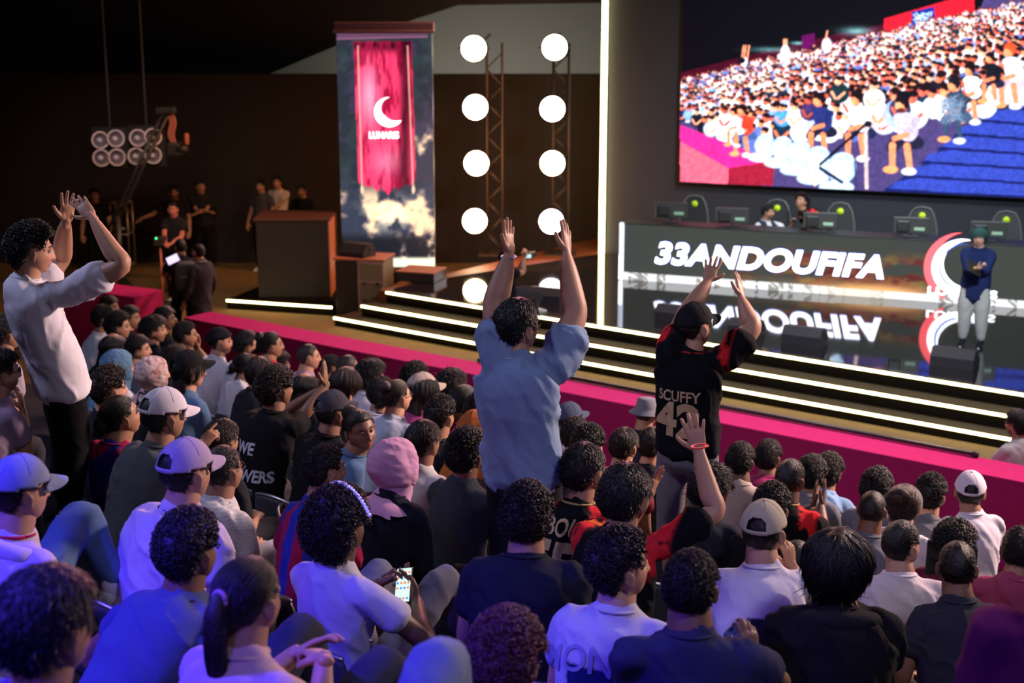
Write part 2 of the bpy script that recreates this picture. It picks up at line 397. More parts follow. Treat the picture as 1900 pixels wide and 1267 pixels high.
def strands(m, n, T, flow, length, tube, seed, k=6, lift=.3, jit=.35, curve=0):
    d, P, r = hair_points(n, seed); n = len(d); t = T(d)
    L = np.linalg.norm(P, axis=1); p = P * (1 + (t * r.uniform(.7, .95, n)) / L)[:, None]; pts = [p]
    f = flow(d, P) + r.normal(size=(n, 3)) * jit; N = d; ll = length * r.uniform(.6, 1.3, (n, 1))
    for j in range(1, k):
        ff = f - N * np.sum(f * N, 1)[:, None] * .9; ff /= np.linalg.norm(ff, axis=1)[:, None] + 1e-9
        p = p + (ff + N * lift * (1 - 1.6 * j / k)) * ll / k
        q = p - (0, .0, 0); Lq = np.linalg.norm(q, axis=1)[:, None]; N = q / Lq
        S = skull(N); mn = np.linalg.norm(S, axis=1)[:, None] * (1 + (t[:, None] * .8) / .1); p = np.where(Lq < mn, N * mn, p)
        if curve: f = f + np.cross(N, f) * curve
        pts.append(p)
    tubes(m, np.stack(pts, 1), np.full(n, tube) * r.uniform(.6, 1.5, n), tube * .25)
down = lambda d, P: np.stack([d[:, 0] * .5, d[:, 1] * .3 - .1, -np.ones(len(d))], 1)
fwd = lambda d, P: np.stack([d[:, 0] * .4, np.ones(len(d)) * .8, -.6 * np.ones(len(d))], 1)
back = lambda d, P: np.stack([d[:, 0] * .3, -np.ones(len(d)), -.35 * np.ones(len(d))], 1)
swirl = lambda d, P: np.stack([d[:, 0] + .8 * d[:, 1], d[:, 1] - .8 * d[:, 0], -.5 + 0 * d[:, 0]], 1)
HT = {}
def hair_tpl(kind):
    if kind in HT: return HT[kind]
    m = MB(); T = None
    if kind == 'afro':
        T = lambda d: thick(d, .075, .070, .072, .055); m.add(*hair_shell(lambda d: T(d) * .9, .010, 50, seed=3, lump=.008)); curls(m, 3400, T, .0085, .0019, 11)
    elif kind == 'curly':
        T = lambda d: thick(d, .042, .036, .038, .036); m.add(*hair_shell(lambda d: T(d) * .88, .008, 55, seed=4, lump=.007)); curls(m, 2600, T, .0085, .0022, 12)
    elif kind == 'curlytop':
        T = lambda d: thick(d, .040, .020, .022, .034); m.add(*hair_shell(lambda d: T(d) * .85, .006, 60, seed=5, lump=.005)); curls(m, 2000, lambda d: T(d), .0072, .0021, 13)
    elif kind == 'tight':
        T = lambda d: thick(d, .020, .018, .019, .018); m.add(*hair_shell(lambda d: T(d) * .9, .004, 90, seed=6, lump=.003)); curls(m, 2600, T, .0048, .0017, 14)
    elif kind == 'fade':
        T = lambda d: thick(d, .016, .003, .005, .012); m.add(*hair_shell(T, .002, 120, seed=7, lump=.002)); strands(m, 2200, T, fwd, .018, .0013, 15, k=4)
    elif kind == 'buzz':
        T = lambda d: thick(d, .007, .004, .0045, .005); m.add(*hair_shell(T, .0012, 200, seed=8)); strands(m, 1500, T, fwd, .008, .0009, 16, k=3)
    elif kind == 'short':
        T = lambda d: thick(d, .028, .015, .018, .026); m.add(*hair_shell(lambda d: T(d) * .88, .007, 80, seed=9, lump=.006)); strands(m, 4200, T, swirl, .036, .0020, 17, k=5, lift=.22, jit=.45)
    elif kind == 'wavy':
        T = lambda d: thick(d, .040, .027, .030, .040); m.add(*hair_shell(lambda d: T(d) * .85, .007, 45, seed=10, lump=.009, ls=18)); strands(m, 3200, T, swirl, .055, .0023, 18, k=7, lift=.5, jit=.6, curve=.35)
    elif kind == 'mop':
        T = lambda d: thick(d, .036, .026, .030, .034)
        d, Fc = sphere_dirs(96, 80); P = skull(d); L = np.linalg.norm(P, axis=1); az = np.abs(np.arctan2(P[:, 0], P[:, 1]))
        mm = sst(P[:, 2] - np.interp(az, [0, .6, 1.0, 1.4, 2, 3.2], [.03, .03, -.04, -.07, -.12, -.14]), -.004, .014)
        t = mm * (T(d) + .010 * (fbm(P, 22, 3) - .5)) - (1 - mm) * .01; m.add(P * (1 + t / L)[:, None], Fc)
        strands(m, 3600, T, down, .10, .0023, 19, k=8, lift=.12, jit=.2)
    elif kind in ('long', 'pony', 'bun', 'lowbun', 'longcurly'):
        th_ = {'long': .020, 'pony': .010, 'bun': .010, 'lowbun': .010, 'longcurly': .045}[kind]
        T = lambda d: thick(d, th_, th_ * .9, th_, th_ * .8); m.add(*hair_shell(T, .002, 60, seed=20, lump=.002))
        if kind == 'long':
            strands(m, 2600, T, down, .14, .0016, 21, k=8, lift=.03, jit=.1)
            V, f = loft([(0, -.045, .05), (0, -.075, -.03), (0, -.085, -.14), (0, -.088, -.27), (0, -.085, -.36)], [(.075, .04), (.090, .04), (.095, .032), (.088, .026), (.06, .012)], seg=28, sub=5)
            V = V + .006 * (fbm(V * (1, 1, .12), 60, 4) - .5)[:, None] * (1, 2, 0); m.add(V, f)
            r = np.random.RandomState(5); n = 900; a = r.uniform(-1.9, 1.9, n); z = np.linspace(0, 1, 7)
            pts = np.stack([np.stack([np.sin(a) * (.085 + .012 * math.sin(q * 3) - .02 * q * q), -.07 - np.cos(a) * (.034 - .012 * q) - .012 * q, .03 - .40 * q + 0 * a], 1) for q in z], 1) + r.normal(size=(n, 1, 3)) * .003; tubes(m, pts, .0019, .0006)
        elif kind == 'longcurly':
            curls(m, 2600, T, .011, .0022, 22)
            V, f = loft([(0, -.05, .03), (0, -.08, -.06), (0, -.085, -.16), (0, -.08, -.25)], [(.11, .06), (.13, .06), (.125, .05), (.07, .03)], seg=26, sub=5); V = V * (1 + .12 * (fbm(V, 30, 2) - .5))[:, None]; m.add(V, f)
            r = np.random.RandomState(6); n = 1500; a = r.uniform(-2.0, 2.0, n); z0 = r.uniform(-.22, .02, n); ph = r.uniform(0, 6, n)
            pts = np.stack([np.stack([np.sin(a) * .128 + .011 * np.cos(ph + q * 9), -.075 - np.cos(a) * .058 + .011 * np.sin(ph + q * 9), z0 - .08 * q], 1) for q in np.linspace(0, 1, 9)], 1); tubes(m, pts, .0023, .001)
        else:
            strands(m, 2600, T, back, .10, .0012, 23, k=7, lift=.02, jit=.06)
            if kind == 'pony':
                V, f = loft([(0, -.10, .035), (0, -.125, .03), (0, -.14, -.02), (0, -.138, -.12), (0, -.13, -.22), (0, -.125, -.28)], [.018, .020, (.034, .028), (.036, .026), (.024, .018), .006], seg=18, sub=6); V = V + .004 * (fbm(V * (1, 1, .1), 90, 4) - .5)[:, None] * (1, 1, 0); m.add(V, f)
                r = np.random.RandomState(7); n = 700; a = r.uniform(0, 6.28, n); rr = r.uniform(.6, 1.05, n); q = np.linspace(0, 1, 8)
                w_ = np.interp(q, [0, .1, .3, .6, 1], [.016, .02, .036, .034, .008]); cy_ = np.interp(q, [0, .15, .4, 1], [-.10, -.13, -.14, -.125]); cz = np.interp(q, [0, .12, .2, 1], [.035, .03, -.01, -.30])
                pts = np.stack([np.stack([np.cos(a) * rr * w_[j], cy_[j] + np.sin(a) * rr * w_[j] * .8, cz[j] + 0 * a], 1) for j in range(8)], 1); tubes(m, pts, .0014, .0005)
            else:
                c = np.array([0, -.095, .075]) if kind == 'bun' else np.array([0, -.115, -.01])
                V, f = sphere_dirs(32, 24); V = V * (1 + .12 * (fbm(V, 3, 5) - .5))[:, None] * (.048, .042, .044) + c; m.add(V, f)
                r = np.random.RandomState(8); n = 500; ax = r.normal(size=(n, 3)) * .3 + (0, 1, 0); ax /= np.linalg.norm(ax, axis=1)[:, None]; u = np.cross(ax, r.normal(size=(n, 3))); u /= np.linalg.norm(u, axis=1)[:, None]; v = np.cross(ax, u)
                pts = np.stack([c + (u * math.cos(q) + v * math.sin(q)) * .047 for q in np.linspace(0, 2.2, 7)], 1); tubes(m, pts, .002, .0008)
    HT[kind] = m.mesh('hair_' + kind, HAIR); return HT[kind]

# ---- hats (head frame)
def cap_mesh(backhole=True, flat=False):
    m = MB(); d, Fc = sphere_dirs(64, 48); P = skull(d); L = np.linalg.norm(P, axis=1)
    el = P[:, 2]; rim = .042 + .012 * np.clip(d[:, 1], -1, 1)
    off = .020 + .006 * np.clip(d[:, 2], 0, 1) * (d[:, 1] > -2) + .010 * np.clip(d[:, 1], 0, 1) * np.clip(d[:, 2], 0, 1)
    Q = P * (1 + off / L)[:, None]; Qi = P * (1 + (off - .004) / L)[:, None]
    keep = []
    for f in Fc:
        c = P[list(f)].mean(0); r = .042 + .012 * (c[1] / .1)
        if c[2] < r - .012: continue
        if backhole and c[1] < 0 and (c[0] / .036) ** 2 + ((c[2] - .038) / .036) ** 2 < 1: continue
        keep.append(f)
    edges = {}
    for f in keep:
        for i in range(len(f)): e = (f[i], f[(i + 1) % len(f)]); edges[e] = 1
    n = len(P); V = np.vstack([Q, Qi]); F2 = list(keep) + [tuple(i + n for i in f[::-1]) for f in keep]
    for (a, b) in edges:
        if (b, a) not in edges: F2.append((b, a, a + n, b + n))
    m.add(V, F2)
    if backhole:   # closing strap and buckle
        pts = [(.098 * math.sin(a), -.116 * math.cos(a) * 1.0 + .0, .030) for a in np.linspace(-.55, .55, 7)]; m.add(*loft(pts, [(.003, .009)] * 7, ref=(0, -1, 0), seg=8, sub=2))
    m.add(*[(V_ * .006 + (0, -.006, .137), f_) for V_, f_ in [sphere_dirs(10, 8)]][0])
    # seams on the crown
    for a in np.linspace(0, math.pi, 4)[:-1]:
        pts = []
        for q in np.linspace(.25, math.pi - .25, 15):
            dd = np.array([[math.cos(a) * math.cos(q), math.sin(a) * math.cos(q), math.sin(q)]]); S = skull(dd)[0]; l = np.linalg.norm(S); o_ = .020 + .006 * dd[0, 2] + .010 * max(dd[0, 1], 0) * dd[0, 2]
            if S[2] > .055: pts.append(S * (1 + (o_ + .0006) / l))
        m.add(*loft(pts, [.0013] * len(pts), ref=(.3, .3, .9), seg=5, sub=1))
    # brim
    rows = []
    for j, t in enumerate(np.linspace(0, 1, 8)):
        for x in np.linspace(-1, 1, 17):
            y0 = .108 * math.sqrt(max(0, 1 - (x * .80) ** 2)) - .004; y1 = y0 + .078 * math.sqrt(max(0, 1 - abs(x) ** 2.6)) ; y = y0 + (y1 - y0) * t
            z = .050 - .020 * x * x - .020 * t - (0 if flat else .006 * x * x * t); rows.append((x * .078, y, z))
    rows = np.array(rows); f = [(j * 17 + i, j * 17 + i + 1, (j + 1) * 17 + i + 1, (j + 1) * 17 + i) for j in range(7) for i in range(16)]
    n = len(rows); V = np.vstack([rows + (0, 0, .002), rows - (0, 0, .002)]); F2 = f + [tuple(i + n for i in q[::-1]) for q in f]
    bd = [i for i in range(17)] + [j * 17 + 16 for j in range(1, 8)] + [7 * 17 + i for i in range(15, -1, -1)] + [j * 17 for j in range(6, 0, -1)]
    for a, b in zip(bd, bd[1:] + bd[:1]): F2.append((b, a, a + n, b + n))
    m.add(V, F2); me = m.mesh('cap', CLOTH); setcol(me, (1, 1, 1)); return me
def beanie_mesh():
    d, Fc = sphere_dirs(60, 48); P = skull(d); L = np.linalg.norm(P, axis=1)
    ml = sst(P[:, 2] - (.035 - .03 * np.clip(-d[:, 1], 0, 1)), -.003, .006); t = ml * (.022 + .004 * (P[:, 2] < .06)) - (1 - ml) * .012
    m = MB().add(P * (1 + t / L)[:, None], Fc); me = m.mesh('beanie', CLOTH); setcol(me, (1, 1, 1)); return me
def buckethat_mesh():
    m = MB(); m.add(*lathe([(.0, .142), (.06, .141), (.085, .13), (.098, .06), (.102, .045), (.15, .012), (.152, .009), (.104, .040), (.098, .05)], 40)); me = m.mesh('bucket_hat', CLOTH); setcol(me, (1, 1, 1)); return me
def hijab_mesh(drape=.22, seed=0, wide=.245, pat=0, clip=False):
    """scarf around the head and down over the shoulders, face open"""
    m = MB(); d, Fc = sphere_dirs(84, 70); P = skull(d); L = np.linalg.norm(P, axis=1)
    face = ((P[:, 0] / .058) ** 2 + ((P[:, 2] + .022) / .082) ** 2); ml = np.where(d[:, 1] > 0, sst(face, .85, 1.15), 1)
    fold = np.abs(fbm(P * (1, 1, 1) @ np.array([[1, 0, 0], [0, .5, .6], [0, -.3, 1]]), 24, seed) - .5) * 2
    t = ml * (.026 + .030 * np.clip(-d[:, 1], 0, 1) - .016 * fold) - (1 - ml) * .012
    m.add(P * (1 + t / L)[:, None], Fc)
    sec = [(0, -.005, -.06), (0, -.010, -.12), (0, -.03, -.165), (0, -.045, -.225), (0, -.05, -.23 - drape * .5), (0, -.05, -.23 - drape)]
    V, f = loft(sec, [(.088, .098), (.080, .088), (.10, .10), (wide * .86, .165), (wide * 1.02, .185), (wide, .19)], seg=60, sub=6)
    a = np.arctan2(V[:, 1], V[:, 0]); fo = .014 * np.sin(a * 7 + V[:, 2] * 40 + 3 * fbm(V, 12, seed)) * sst(-V[:, 2], .10, .22); V[:, :2] *= (1 + fo / .12 + .1 * (fbm(V, 14, seed + 2) - .5))[:, None]
    if clip: f = [q for q in f if not (V[list(q)].mean(0)[2] < -.185 and V[list(q)].mean(0)[0] * .9 + (-V[list(q)].mean(0)[2] - .185) * .9 > .045)]
    m.add(V, f); me = m.mesh('headscarf', CLOTH)
    if pat == 1: setcol(me, lambda co: .75 + .6 * np.clip(fbm(co @ np.array([[1, 0, 0], [0, .3, .9], [0, -.1, .2]]), 40, 5) - .3, 0, 1)[:, None] * np.array([[1.2, 1.2, 1.1]]))  # lighter and darker fold streaks painted into the scarf colour
    elif pat == 2: setcol(me, lambda co: np.where((fbm(co, 42, 5) > .60)[:, None], np.array([[1.0, .62, .62]]), np.where((fbm(co, 36, 9) > .60)[:, None], np.array([[.75, .68, .72]]), np.array([[1.25, 1.25, 1.2]]))))
    else: setcol(me, (1, 1, 1))
    return me
def glasses_mesh(dark=False):
    m = MB()
    for s in (-1, 1):
        a = np.linspace(0, 2 * math.pi, 17); pts = [(s * .032 + .025 * math.cos(q), .100 - .010 * (abs(s * .032 + .025 * math.cos(q)) / .06) ** 2, .002 + .019 * math.sin(q)) for q in a]
        m.add(*loft(pts, [.0017] * 17, ref=(0, 1, 0), seg=6, sub=1, cap=False))
        m.add(*loft([(s * .057, .094, .008), (s * .080, .05, .008), (s * .086, .0, .004), (s * .084, -.012, -.006)], [.0016] * 4, ref=(0, 0, 1), seg=6, sub=2))
        if dark: V = np.array([p for p in pts[:-1]]); m.add(np.vstack([V + (0, .001, 0), V - (0, .001, 0)]), [tuple(range(16)), tuple(range(31, 15, -1))], 1)
    m.add(*loft([(-.008, .102, .006), (0, .103, .009), (.008, .102, .006)], [.0016] * 3, ref=(0, 1, 0), seg=6, sub=2))
    return m.mesh('glasses', [mat('glasses_frame', (.02, .02, .02), .3), mat('dark_lens', (.01, .01, .012), .05)])
GL = {}
def hat(kind):
    if kind not in GL:
        GL[kind] = {'cap': lambda: cap_mesh(), 'capclosed': lambda: cap_mesh(False), 'beanie': beanie_mesh, 'bucket': buckethat_mesh, 'hijab': lambda: hijab_mesh(.22, 1, .262, 0, True), 'hijabshort': lambda: hijab_mesh(.08, 3, .17, 1), 'hijabfloral': lambda: hijab_mesh(.08, 6, .17, 2),
                    'glasses': glasses_mesh, 'sunglasses': lambda: glasses_mesh(True)}[kind]()
    return GL[kind]
def shoe_mesh():
    m = MB(); m.add(*loft([(0, -.06, .045), (0, -.02, .05), (0, .06, .045), (0, .13, .03), (0, .175, .024)], [(.034, .044), (.038, .046), (.042, .038), (.046, .027), (.034, .016)], seg=16, sub=4))
    V, f = prism([(.036 * math.cos(a) * (1.15 if math.sin(a) > 0 else 1), .055 + .135 * math.sin(a)) for a in np.linspace(0, 2 * math.pi, 20, endpoint=False)], 0, .02); m.add(V, f, 1)
    m.add(*loft([(0, -.03, .06), (0, -.03, .11)], [(.036, .044)] * 2, seg=14, sub=2)); return m.mesh('shoe', [CLOTH, mat('rubber_sole', (.5, .5, .5), .7)])

# ------------------------------------------------------------------ people
PEND = []   # (object, kind, painter, fold, level)
TEXTS = []
def dirw(az): return np.array([math.sin(R_(az)), math.cos(R_(az)), 0])
def ik(S, W, l1, l2, pole):
    S = np.array(S, float); W = np.array(W, float); d = W - S; L = np.linalg.norm(d); L2 = min(L, (l1 + l2) * .985); d = nrm(d); W = S + d * L2
    a = (l1 * l1 - l2 * l2 + L2 * L2) / (2 * L2); h = math.sqrt(max(0, l1 * l1 - a * a)); p = np.array(pole, float); p = nrm(p - d * np.dot(p, d))
    return S + d * a + p * h, W
def skin_paint(tone, beard, HM, lod):
    Hi = np.linalg.inv(HM)
    def fn(co):
        c = np.array(tone)[None, :] * (1 + .18 * (fbm(co, 14, 3) - .5)[:, None]); q = co @ Hi[:3, :3].T + Hi[:3, 3]
        inh = (np.abs(q[:, 2]) < .14) & (np.abs(q[:, 0]) < .1) & (np.abs(q[:, 1]) < .13)
        ck = inh * (g(q[:, 2] + .03, .03) * (g(q[:, 0] - .045, .03) + g(q[:, 0] + .045, .03)) * (q[:, 1] > .03)); c = c * (1 + ck[:, None] * np.array([.12, -.06, -.06]))
        if beard:
            b = inh * sst(-q[:, 2], .035, .055) * sst(q[:, 1], -.005, .02) + inh * g(q[:, 2] + .052, .006) * g(q[:, 0], .03) * (q[:, 1] > .05)
            b = np.clip(b, 0, 1) * beard; c = c * (1 - b[:, None] * np.array([.85, .86, .84]))
        return c
    return fn
def person(label, root, faz, head, look=0, pitch=0, tilt=0, stand=False, stature=1.0, bw=1.0, bd=1.0, tone=(.42, .24, .16), beard=0, hair='short', hc=(.012, .009, .008),
           shirt=(.5, .5, .55), paint=None, sleeve=.55, legs=(.03, .03, .04), shorts=False, arms=None, hats=(), lod=1, name='person', group='seated audience', neck_only=False,
           hs=1.0, texts=(), fold=.008, legpose=None, shirtlen=0, seat=.42, shoes=(.6, .6, .6), hatcol=None, foot=0, haircol=None, collar=True, hairscale=(1, 1, 1), armw=1.0, hood=False, legw=1.0, pelz=None, tie=None, band=False, hairname='hair', longsleeve=False, skip=()):
    """root: world point on the floor under the hips; faz: azimuth the chest faces; head: world centre of the head"""
    rt = empty(name, root, -R_(faz), label, 'person', group)
    M = Matrix.Translation(root) @ Matrix.Rotation(-R_(faz), 4, 'Z'); Mi = np.array(M.inverted())
    loc = lambda p: Mi[:3, :3] @ np.array(p, float) + Mi[:3, 3]
    hd = loc(head); lk = R_(look - faz)
    HMm = Matrix.Translation(hd) @ Matrix.Rotation(-lk, 4, 'Z') @ Matrix.Rotation(R_(-pitch), 4, 'X') @ Matrix.Rotation(R_(tilt), 4, 'Y') @ Matrix.Scale(hs, 4); HM = np.array(HMm)
    nb = hd + (0, -.038, -.152)
    pz = (pelz or hd[2] - .70) if stand else seat + .10
    pel = np.array([0, 0, pz])
    arms = arms or {}
    up = {s: (arms.get(s, {}).get('up', 0)) for s in 'LR'}
    A = {}
    for s, sg in (('L', -1), ('R', 1)):
        a = arms.get(s, {}); S = nb + (sg * .172 * bw, -.012, -.068 + .055 * up[s])
        if 'sh' in a: S = loc(a['sh'])
        kind = a.get('kind', 'relaxed')
        if 'wp' in a: W = loc(a['wp'])
        elif 'w' in a: W = np.array(a['w'], float) * (sg, 1, 1)
        elif 'hw' in a: W = hd + np.array(a['hw'], float) * (sg, 1, 1)
        elif stand: W = np.array([sg * .27, .10, pz - .08])
        else: W = np.array([sg * .10, .33, seat + .20])
        if 'ep' in a: E_ = loc(a['ep'])
        else: E_, W = ik(S, W, .285 * stature, .255 * stature, np.array(a.get('pole', (.35, -.3, -1))) * (sg, 1, 1))
        fd = nrm(W - E_)
        hdn = (loc(a['hp']) - W) if 'hp' in a else (np.array(a['hd'], float) * (sg, 1, 1) if 'hd' in a else fd + (-.3 * sg, .2, 0.0))
        pl = (Mi[:3, :3] @ np.array(a['palmw'], float)) if 'palmw' in a else np.array(a.get('palm', (-.25, 0, -1)), float) * (sg, 1, 1)
        A[s] = (S, E_, W, nrm(hdn), pl, kind)
    # --- skin
    m = MB()
    nk = HM[:3, :3] @ np.array([0, -.012, -.075]) + HM[:3, 3]
    m.add(*loft([nb + (0, 0, -.10), nb + (0, -.003, .0), nk, HM[:3, :3] @ np.array([0, -.010, -.03]) + HM[:3, 3]], [(.09 * bw, .07), (.074 * (.6 + .4 * bw), .070), (.064 * (.6 + .4 * bw), .066), (.060, .064)], seg=20, sub=4))
    m.add(*loft([pel, (pel + nb) / 2 + (0, -.01, 0), nb + (0, -.01, -.07)], [(.11, .07), (.10, .07), (.09, .05)], seg=12, sub=2))
    for V, f, sl in head_parts(lod): m.add(V, f, sl, HMm)
    for s, sg in (('L', -1), ('R', 1)):
        S, E_, W, hdn, pl, kind = A[s]
        V, f, hx = place_hand(kind, 0 if lod == 0 or (arms.get(s, {}).get('hi')) else 1, sg, W, hdn, pl, .95 * stature * (arms.get(s, {}).get('hs', 1)))
        m.add(V, f); k = armw
        e1 = S + (E_ - S) * .5; w1 = E_ + (W - E_) * .3; w2 = E_ + (W - E_) * .72; ou = nrm(nrm(S - E_) + nrm(W - E_)) * -.010
        m.add(*loft([S, e1, E_ + ou, w1 + ou * .6, w2, W - hdn * .0, W + hdn * .02], [.034, .046 * k, .041 * k, (.043 * k, .040 * k), (.034 * k, .028 * k), (.027, .019), (.024, .016)][:7], ref=hx, seg=18, sub=4))
        if lod == 0 and arms.get(s, {}).get('nails'): pass
    mats = [SKIN, EYEW, EYED, LIP, BROW]
    knees = legpose or {}
    LG = {}
    for s, sg in (('L', -1), ('R', 1)):
        hip = pel + (sg * .095, 0, 0)
        if stand: kn = np.array([sg * .11, .015, pz * .53 + foot * .5]); an = np.array([sg * .12, -.03, .09 + foot])
        else: kn = np.array([sg * .15, .44, seat + .12]); an = np.array([sg * .14, .40, .10])
        if s in knees:
            q = knees[s]; kn = loc(q['k']) if 'k' in q else np.array(q['kl']) ; an = loc(q['a']) if 'a' in q else np.array(q.get('al', (kn[0], kn[1] - .05, .10)), float)
        LG[s] = (hip, kn, an)
        if shorts: m.add(*loft([kn + (0, -.05, -.0), kn, (kn + an) / 2 + (0, -.02, .03), an], [.062, .056, .052, .036], seg=14, sub=3))
    body = m.build('body', mats, rt); setcol(body.data, skin_paint(tone, beard, HM, lod))
    # --- shirt
    m = MB(); b = bw; D = bd
    hem = pel + (0, 0, -.05 - shirtlen)
    v = nb - pel; ax = nrm(v)
    secs = [hem, pel + v * .12, pel + v * .38 + (0, -.012, 0), pel + v * .62 + (0, -.022, 0), pel + v * .82 + (0, -.02, 0), nb + (0, -.015, -.045), nb + (0, -.006, .010)]
    rr = [(.178 * b, .128 * D), (.176 * b, .128 * D), (.168 * b, .122 * D), (.178 * b, .122 * D), (.180 * b, .112 * D), (.138 * b, .092 * D), (.083, .080)]
    m.add(*loft(secs, rr, seg=28, sub=4))
    for s, sg in (('L', -1), ('R', 1)):
        S, E_, W, *_ = A[s]; k = armw; d = nrm(E_ - S)
        end = S + (E_ - S) * sleeve if sleeve <= 1 else E_ + (W - E_) * (sleeve - 1)
        st = nb + (sg * .05 * b, -.012, -.075)
        if sleeve <= 1: P = [st, S * .85 + st * .15, S + (end - S) * .35, end]; Rr = [.062, .060 * k, .064 * k, .070 * k * (1.05 if sleeve < .9 else .95)]
        else: P = [st, S * .85 + st * .15, S + (E_ - S) * .5, E_, E_ + (end - E_) * .5, end]; Rr = [.062, .060 * k, .060 * k, .057 * k, .050 * k, .040 * k]
        m.add(*loft(P, Rr, seg=18, sub=4))
    so = m.build('shirt', CLOTH, rt); remesher(so, .0125 if lod == 0 else (.016 if lod == 1 else .022), 7 if lod == 0 else 5, .5)
    shc = shirt
    PEND.append((so, paint if paint else (lambda co, c=shc: np.array(c)[None, :] * (1 + .10 * (fbm(co, 9, 4) - .5))[:, None]), fold, dict(nb=nb, pel=pel, A=A)))
    if collar:
        cm = MB(); cpt = [nb + ((.075) * math.cos(q), -.006 + .072 * math.sin(q), .012 + .012 * -math.sin(q)) for q in np.linspace(0, 2 * math.pi, 21)]
        cm.add(*loft(cpt, [(.006, .011)] * 21, ref=(0, 0, 1), seg=8, sub=1, cap=False)); co_ = cm.build('collar', CLOTH, so); cc = collar if isinstance(collar, tuple) else tuple(np.array(shirt) * .9); setcol(co_.data, cc)
    if hood:
        hm_ = MB(); hp = [nb + (.135 * math.sin(q), -.035 - .075 * math.cos(q), -.045 + .035 * math.cos(q)) for q in np.linspace(-2.2, 2.2, 13)]
        hm_.add(*loft(hp, [(.03, .03)] + [(.040, .036 + .014 * math.cos(q)) for q in np.linspace(-2, 2, 11)] + [(.03, .03)], ref=(0, 0, 1), seg=16, sub=3)); hm_.add(*loft([nb + (0, -.09, -.02), nb + (0, -.135, -.08), nb + (0, -.14, -.16)], [(.10, .03), (.10, .035), (.05, .015)], seg=18, sub=4))
        ho_ = hm_.build('hood', CLOTH, rt); setcol(ho_.data, tuple(np.array(shirt) * .95)); remesher(ho_, .012, 4)
        PEND.append((ho_, lambda co, c=shirt: np.tile(np.array(c) * .95, (len(co), 1)), .006, None))
    # --- trousers
    if 'legs' not in skip:
        m = MB(); hw = .172 * b
        if stand: m.add(*loft([pel + (0, 0, .06), pel, pel + (0, 0, -.10)], [(hw * .80, .090 * D), (hw * .92, .110 * D), (hw * .95, .115 * D)], seg=22, sub=3))
        else: m.add(*loft([pel + (0, -.03, .08), pel + (0, 0, -.0), pel + (0, .12, -.01)], [(hw * .9, .11), (hw, .115), (hw, .09)], seg=20, sub=3))
        for s, sg in (('L', -1), ('R', 1)):
            hip, kn, an = LG[s]; t = min(b, 1.2) * legw
            if shorts: m.add(*loft([hip, (hip + kn) / 2, kn + (hip - kn) * .12], [.088 * t, .086 * t, .078 * t], seg=16, sub=3))
            else: m.add(*loft([hip, (hip + kn) / 2 + (0, 0, .005), kn, (kn + an) / 2, an + (0, 0, .01)], [.080 * t, .084 * t, .070 * t, .062 * t, .056], seg=16, sub=4))
        tr = m.build('trousers' if not shorts else 'shorts', CLOTH, rt)
        if lod == 0 or stand: remesher(tr, .016, 4, .5); PEND.append((tr, lambda co, c=legs: np.array(c)[None, :] * (1 + .25 * (fbm(co, 8, 6) - .5))[:, None], .004, None))
        else: setcol(tr.data, lambda co, c=legs: np.array(c)[None, :] * (1 + .25 * (fbm(co, 8, 6) - .5))[:, None])
        for s in 'LR':
            hip, kn, an = LG[s]; sh = link('shoe', SHOE(), rt, Matrix.Translation((an[0], an[1] + .01, an[2] - .10 + (0 if not stand else 0)))); sh.color = (*shoes, 1)
    # --- hair and hats
    if hair:
        ho = link('hair', hair_tpl(hair), rt, HMm @ Matrix.Diagonal((*hairscale, 1))); ho.color = (*hc, 1)
    if tie:
        q = np.linspace(0, 2 * math.pi, 15); to = MB().add(*loft([(.021 * math.cos(a), -.120 + .0 * a, .030 + .021 * math.sin(a)) for a in q], [.008] * 15, ref=(0, 1, 0), seg=8, sub=1, cap=False)).build('hair_tie', CLOTH, rt, True, HMm); setcol(to.data, tie)
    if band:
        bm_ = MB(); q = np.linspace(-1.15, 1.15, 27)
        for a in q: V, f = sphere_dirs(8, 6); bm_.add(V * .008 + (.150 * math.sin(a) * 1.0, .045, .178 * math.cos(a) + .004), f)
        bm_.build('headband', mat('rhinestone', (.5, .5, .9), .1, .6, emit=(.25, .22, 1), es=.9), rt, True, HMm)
    for h in hats:
        kind, col = h[0], h[1]; flip = len(h) > 2 and h[2] == 'back'
        X = HMm @ (Matrix.Rotation(math.pi, 4, 'Z') if flip else Matrix.Identity(4))
        if len(h) > 2 and isinstance(h[2], (int, float)): X = X @ Matrix.Rotation(R_(h[2]), 4, 'X')
        o = link({'cap': 'cap', 'capclosed': 'cap', 'beanie': 'beanie', 'bucket': 'bucket_hat', 'hijab': 'headscarf', 'hijabshort': 'headscarf', 'hijabfloral': 'headscarf', 'glasses': 'glasses', 'sunglasses': 'sunglasses'}[kind], hat(kind), rt, X); o.color = (*col, 1)
    for t in texts: TEXTS.append((so, *t))
    rt['_hd'] = 0; del rt['_hd']
    return rt, dict(A=A, HM=HMm, LG=LG, nb=nb, pel=pel, so=so, body=body, M=M)
_sh = []
def SHOE():
    if not _sh: me = shoe_mesh(); setcol(me, (1, 1, 1)); _sh.append(me)
    return _sh[0]

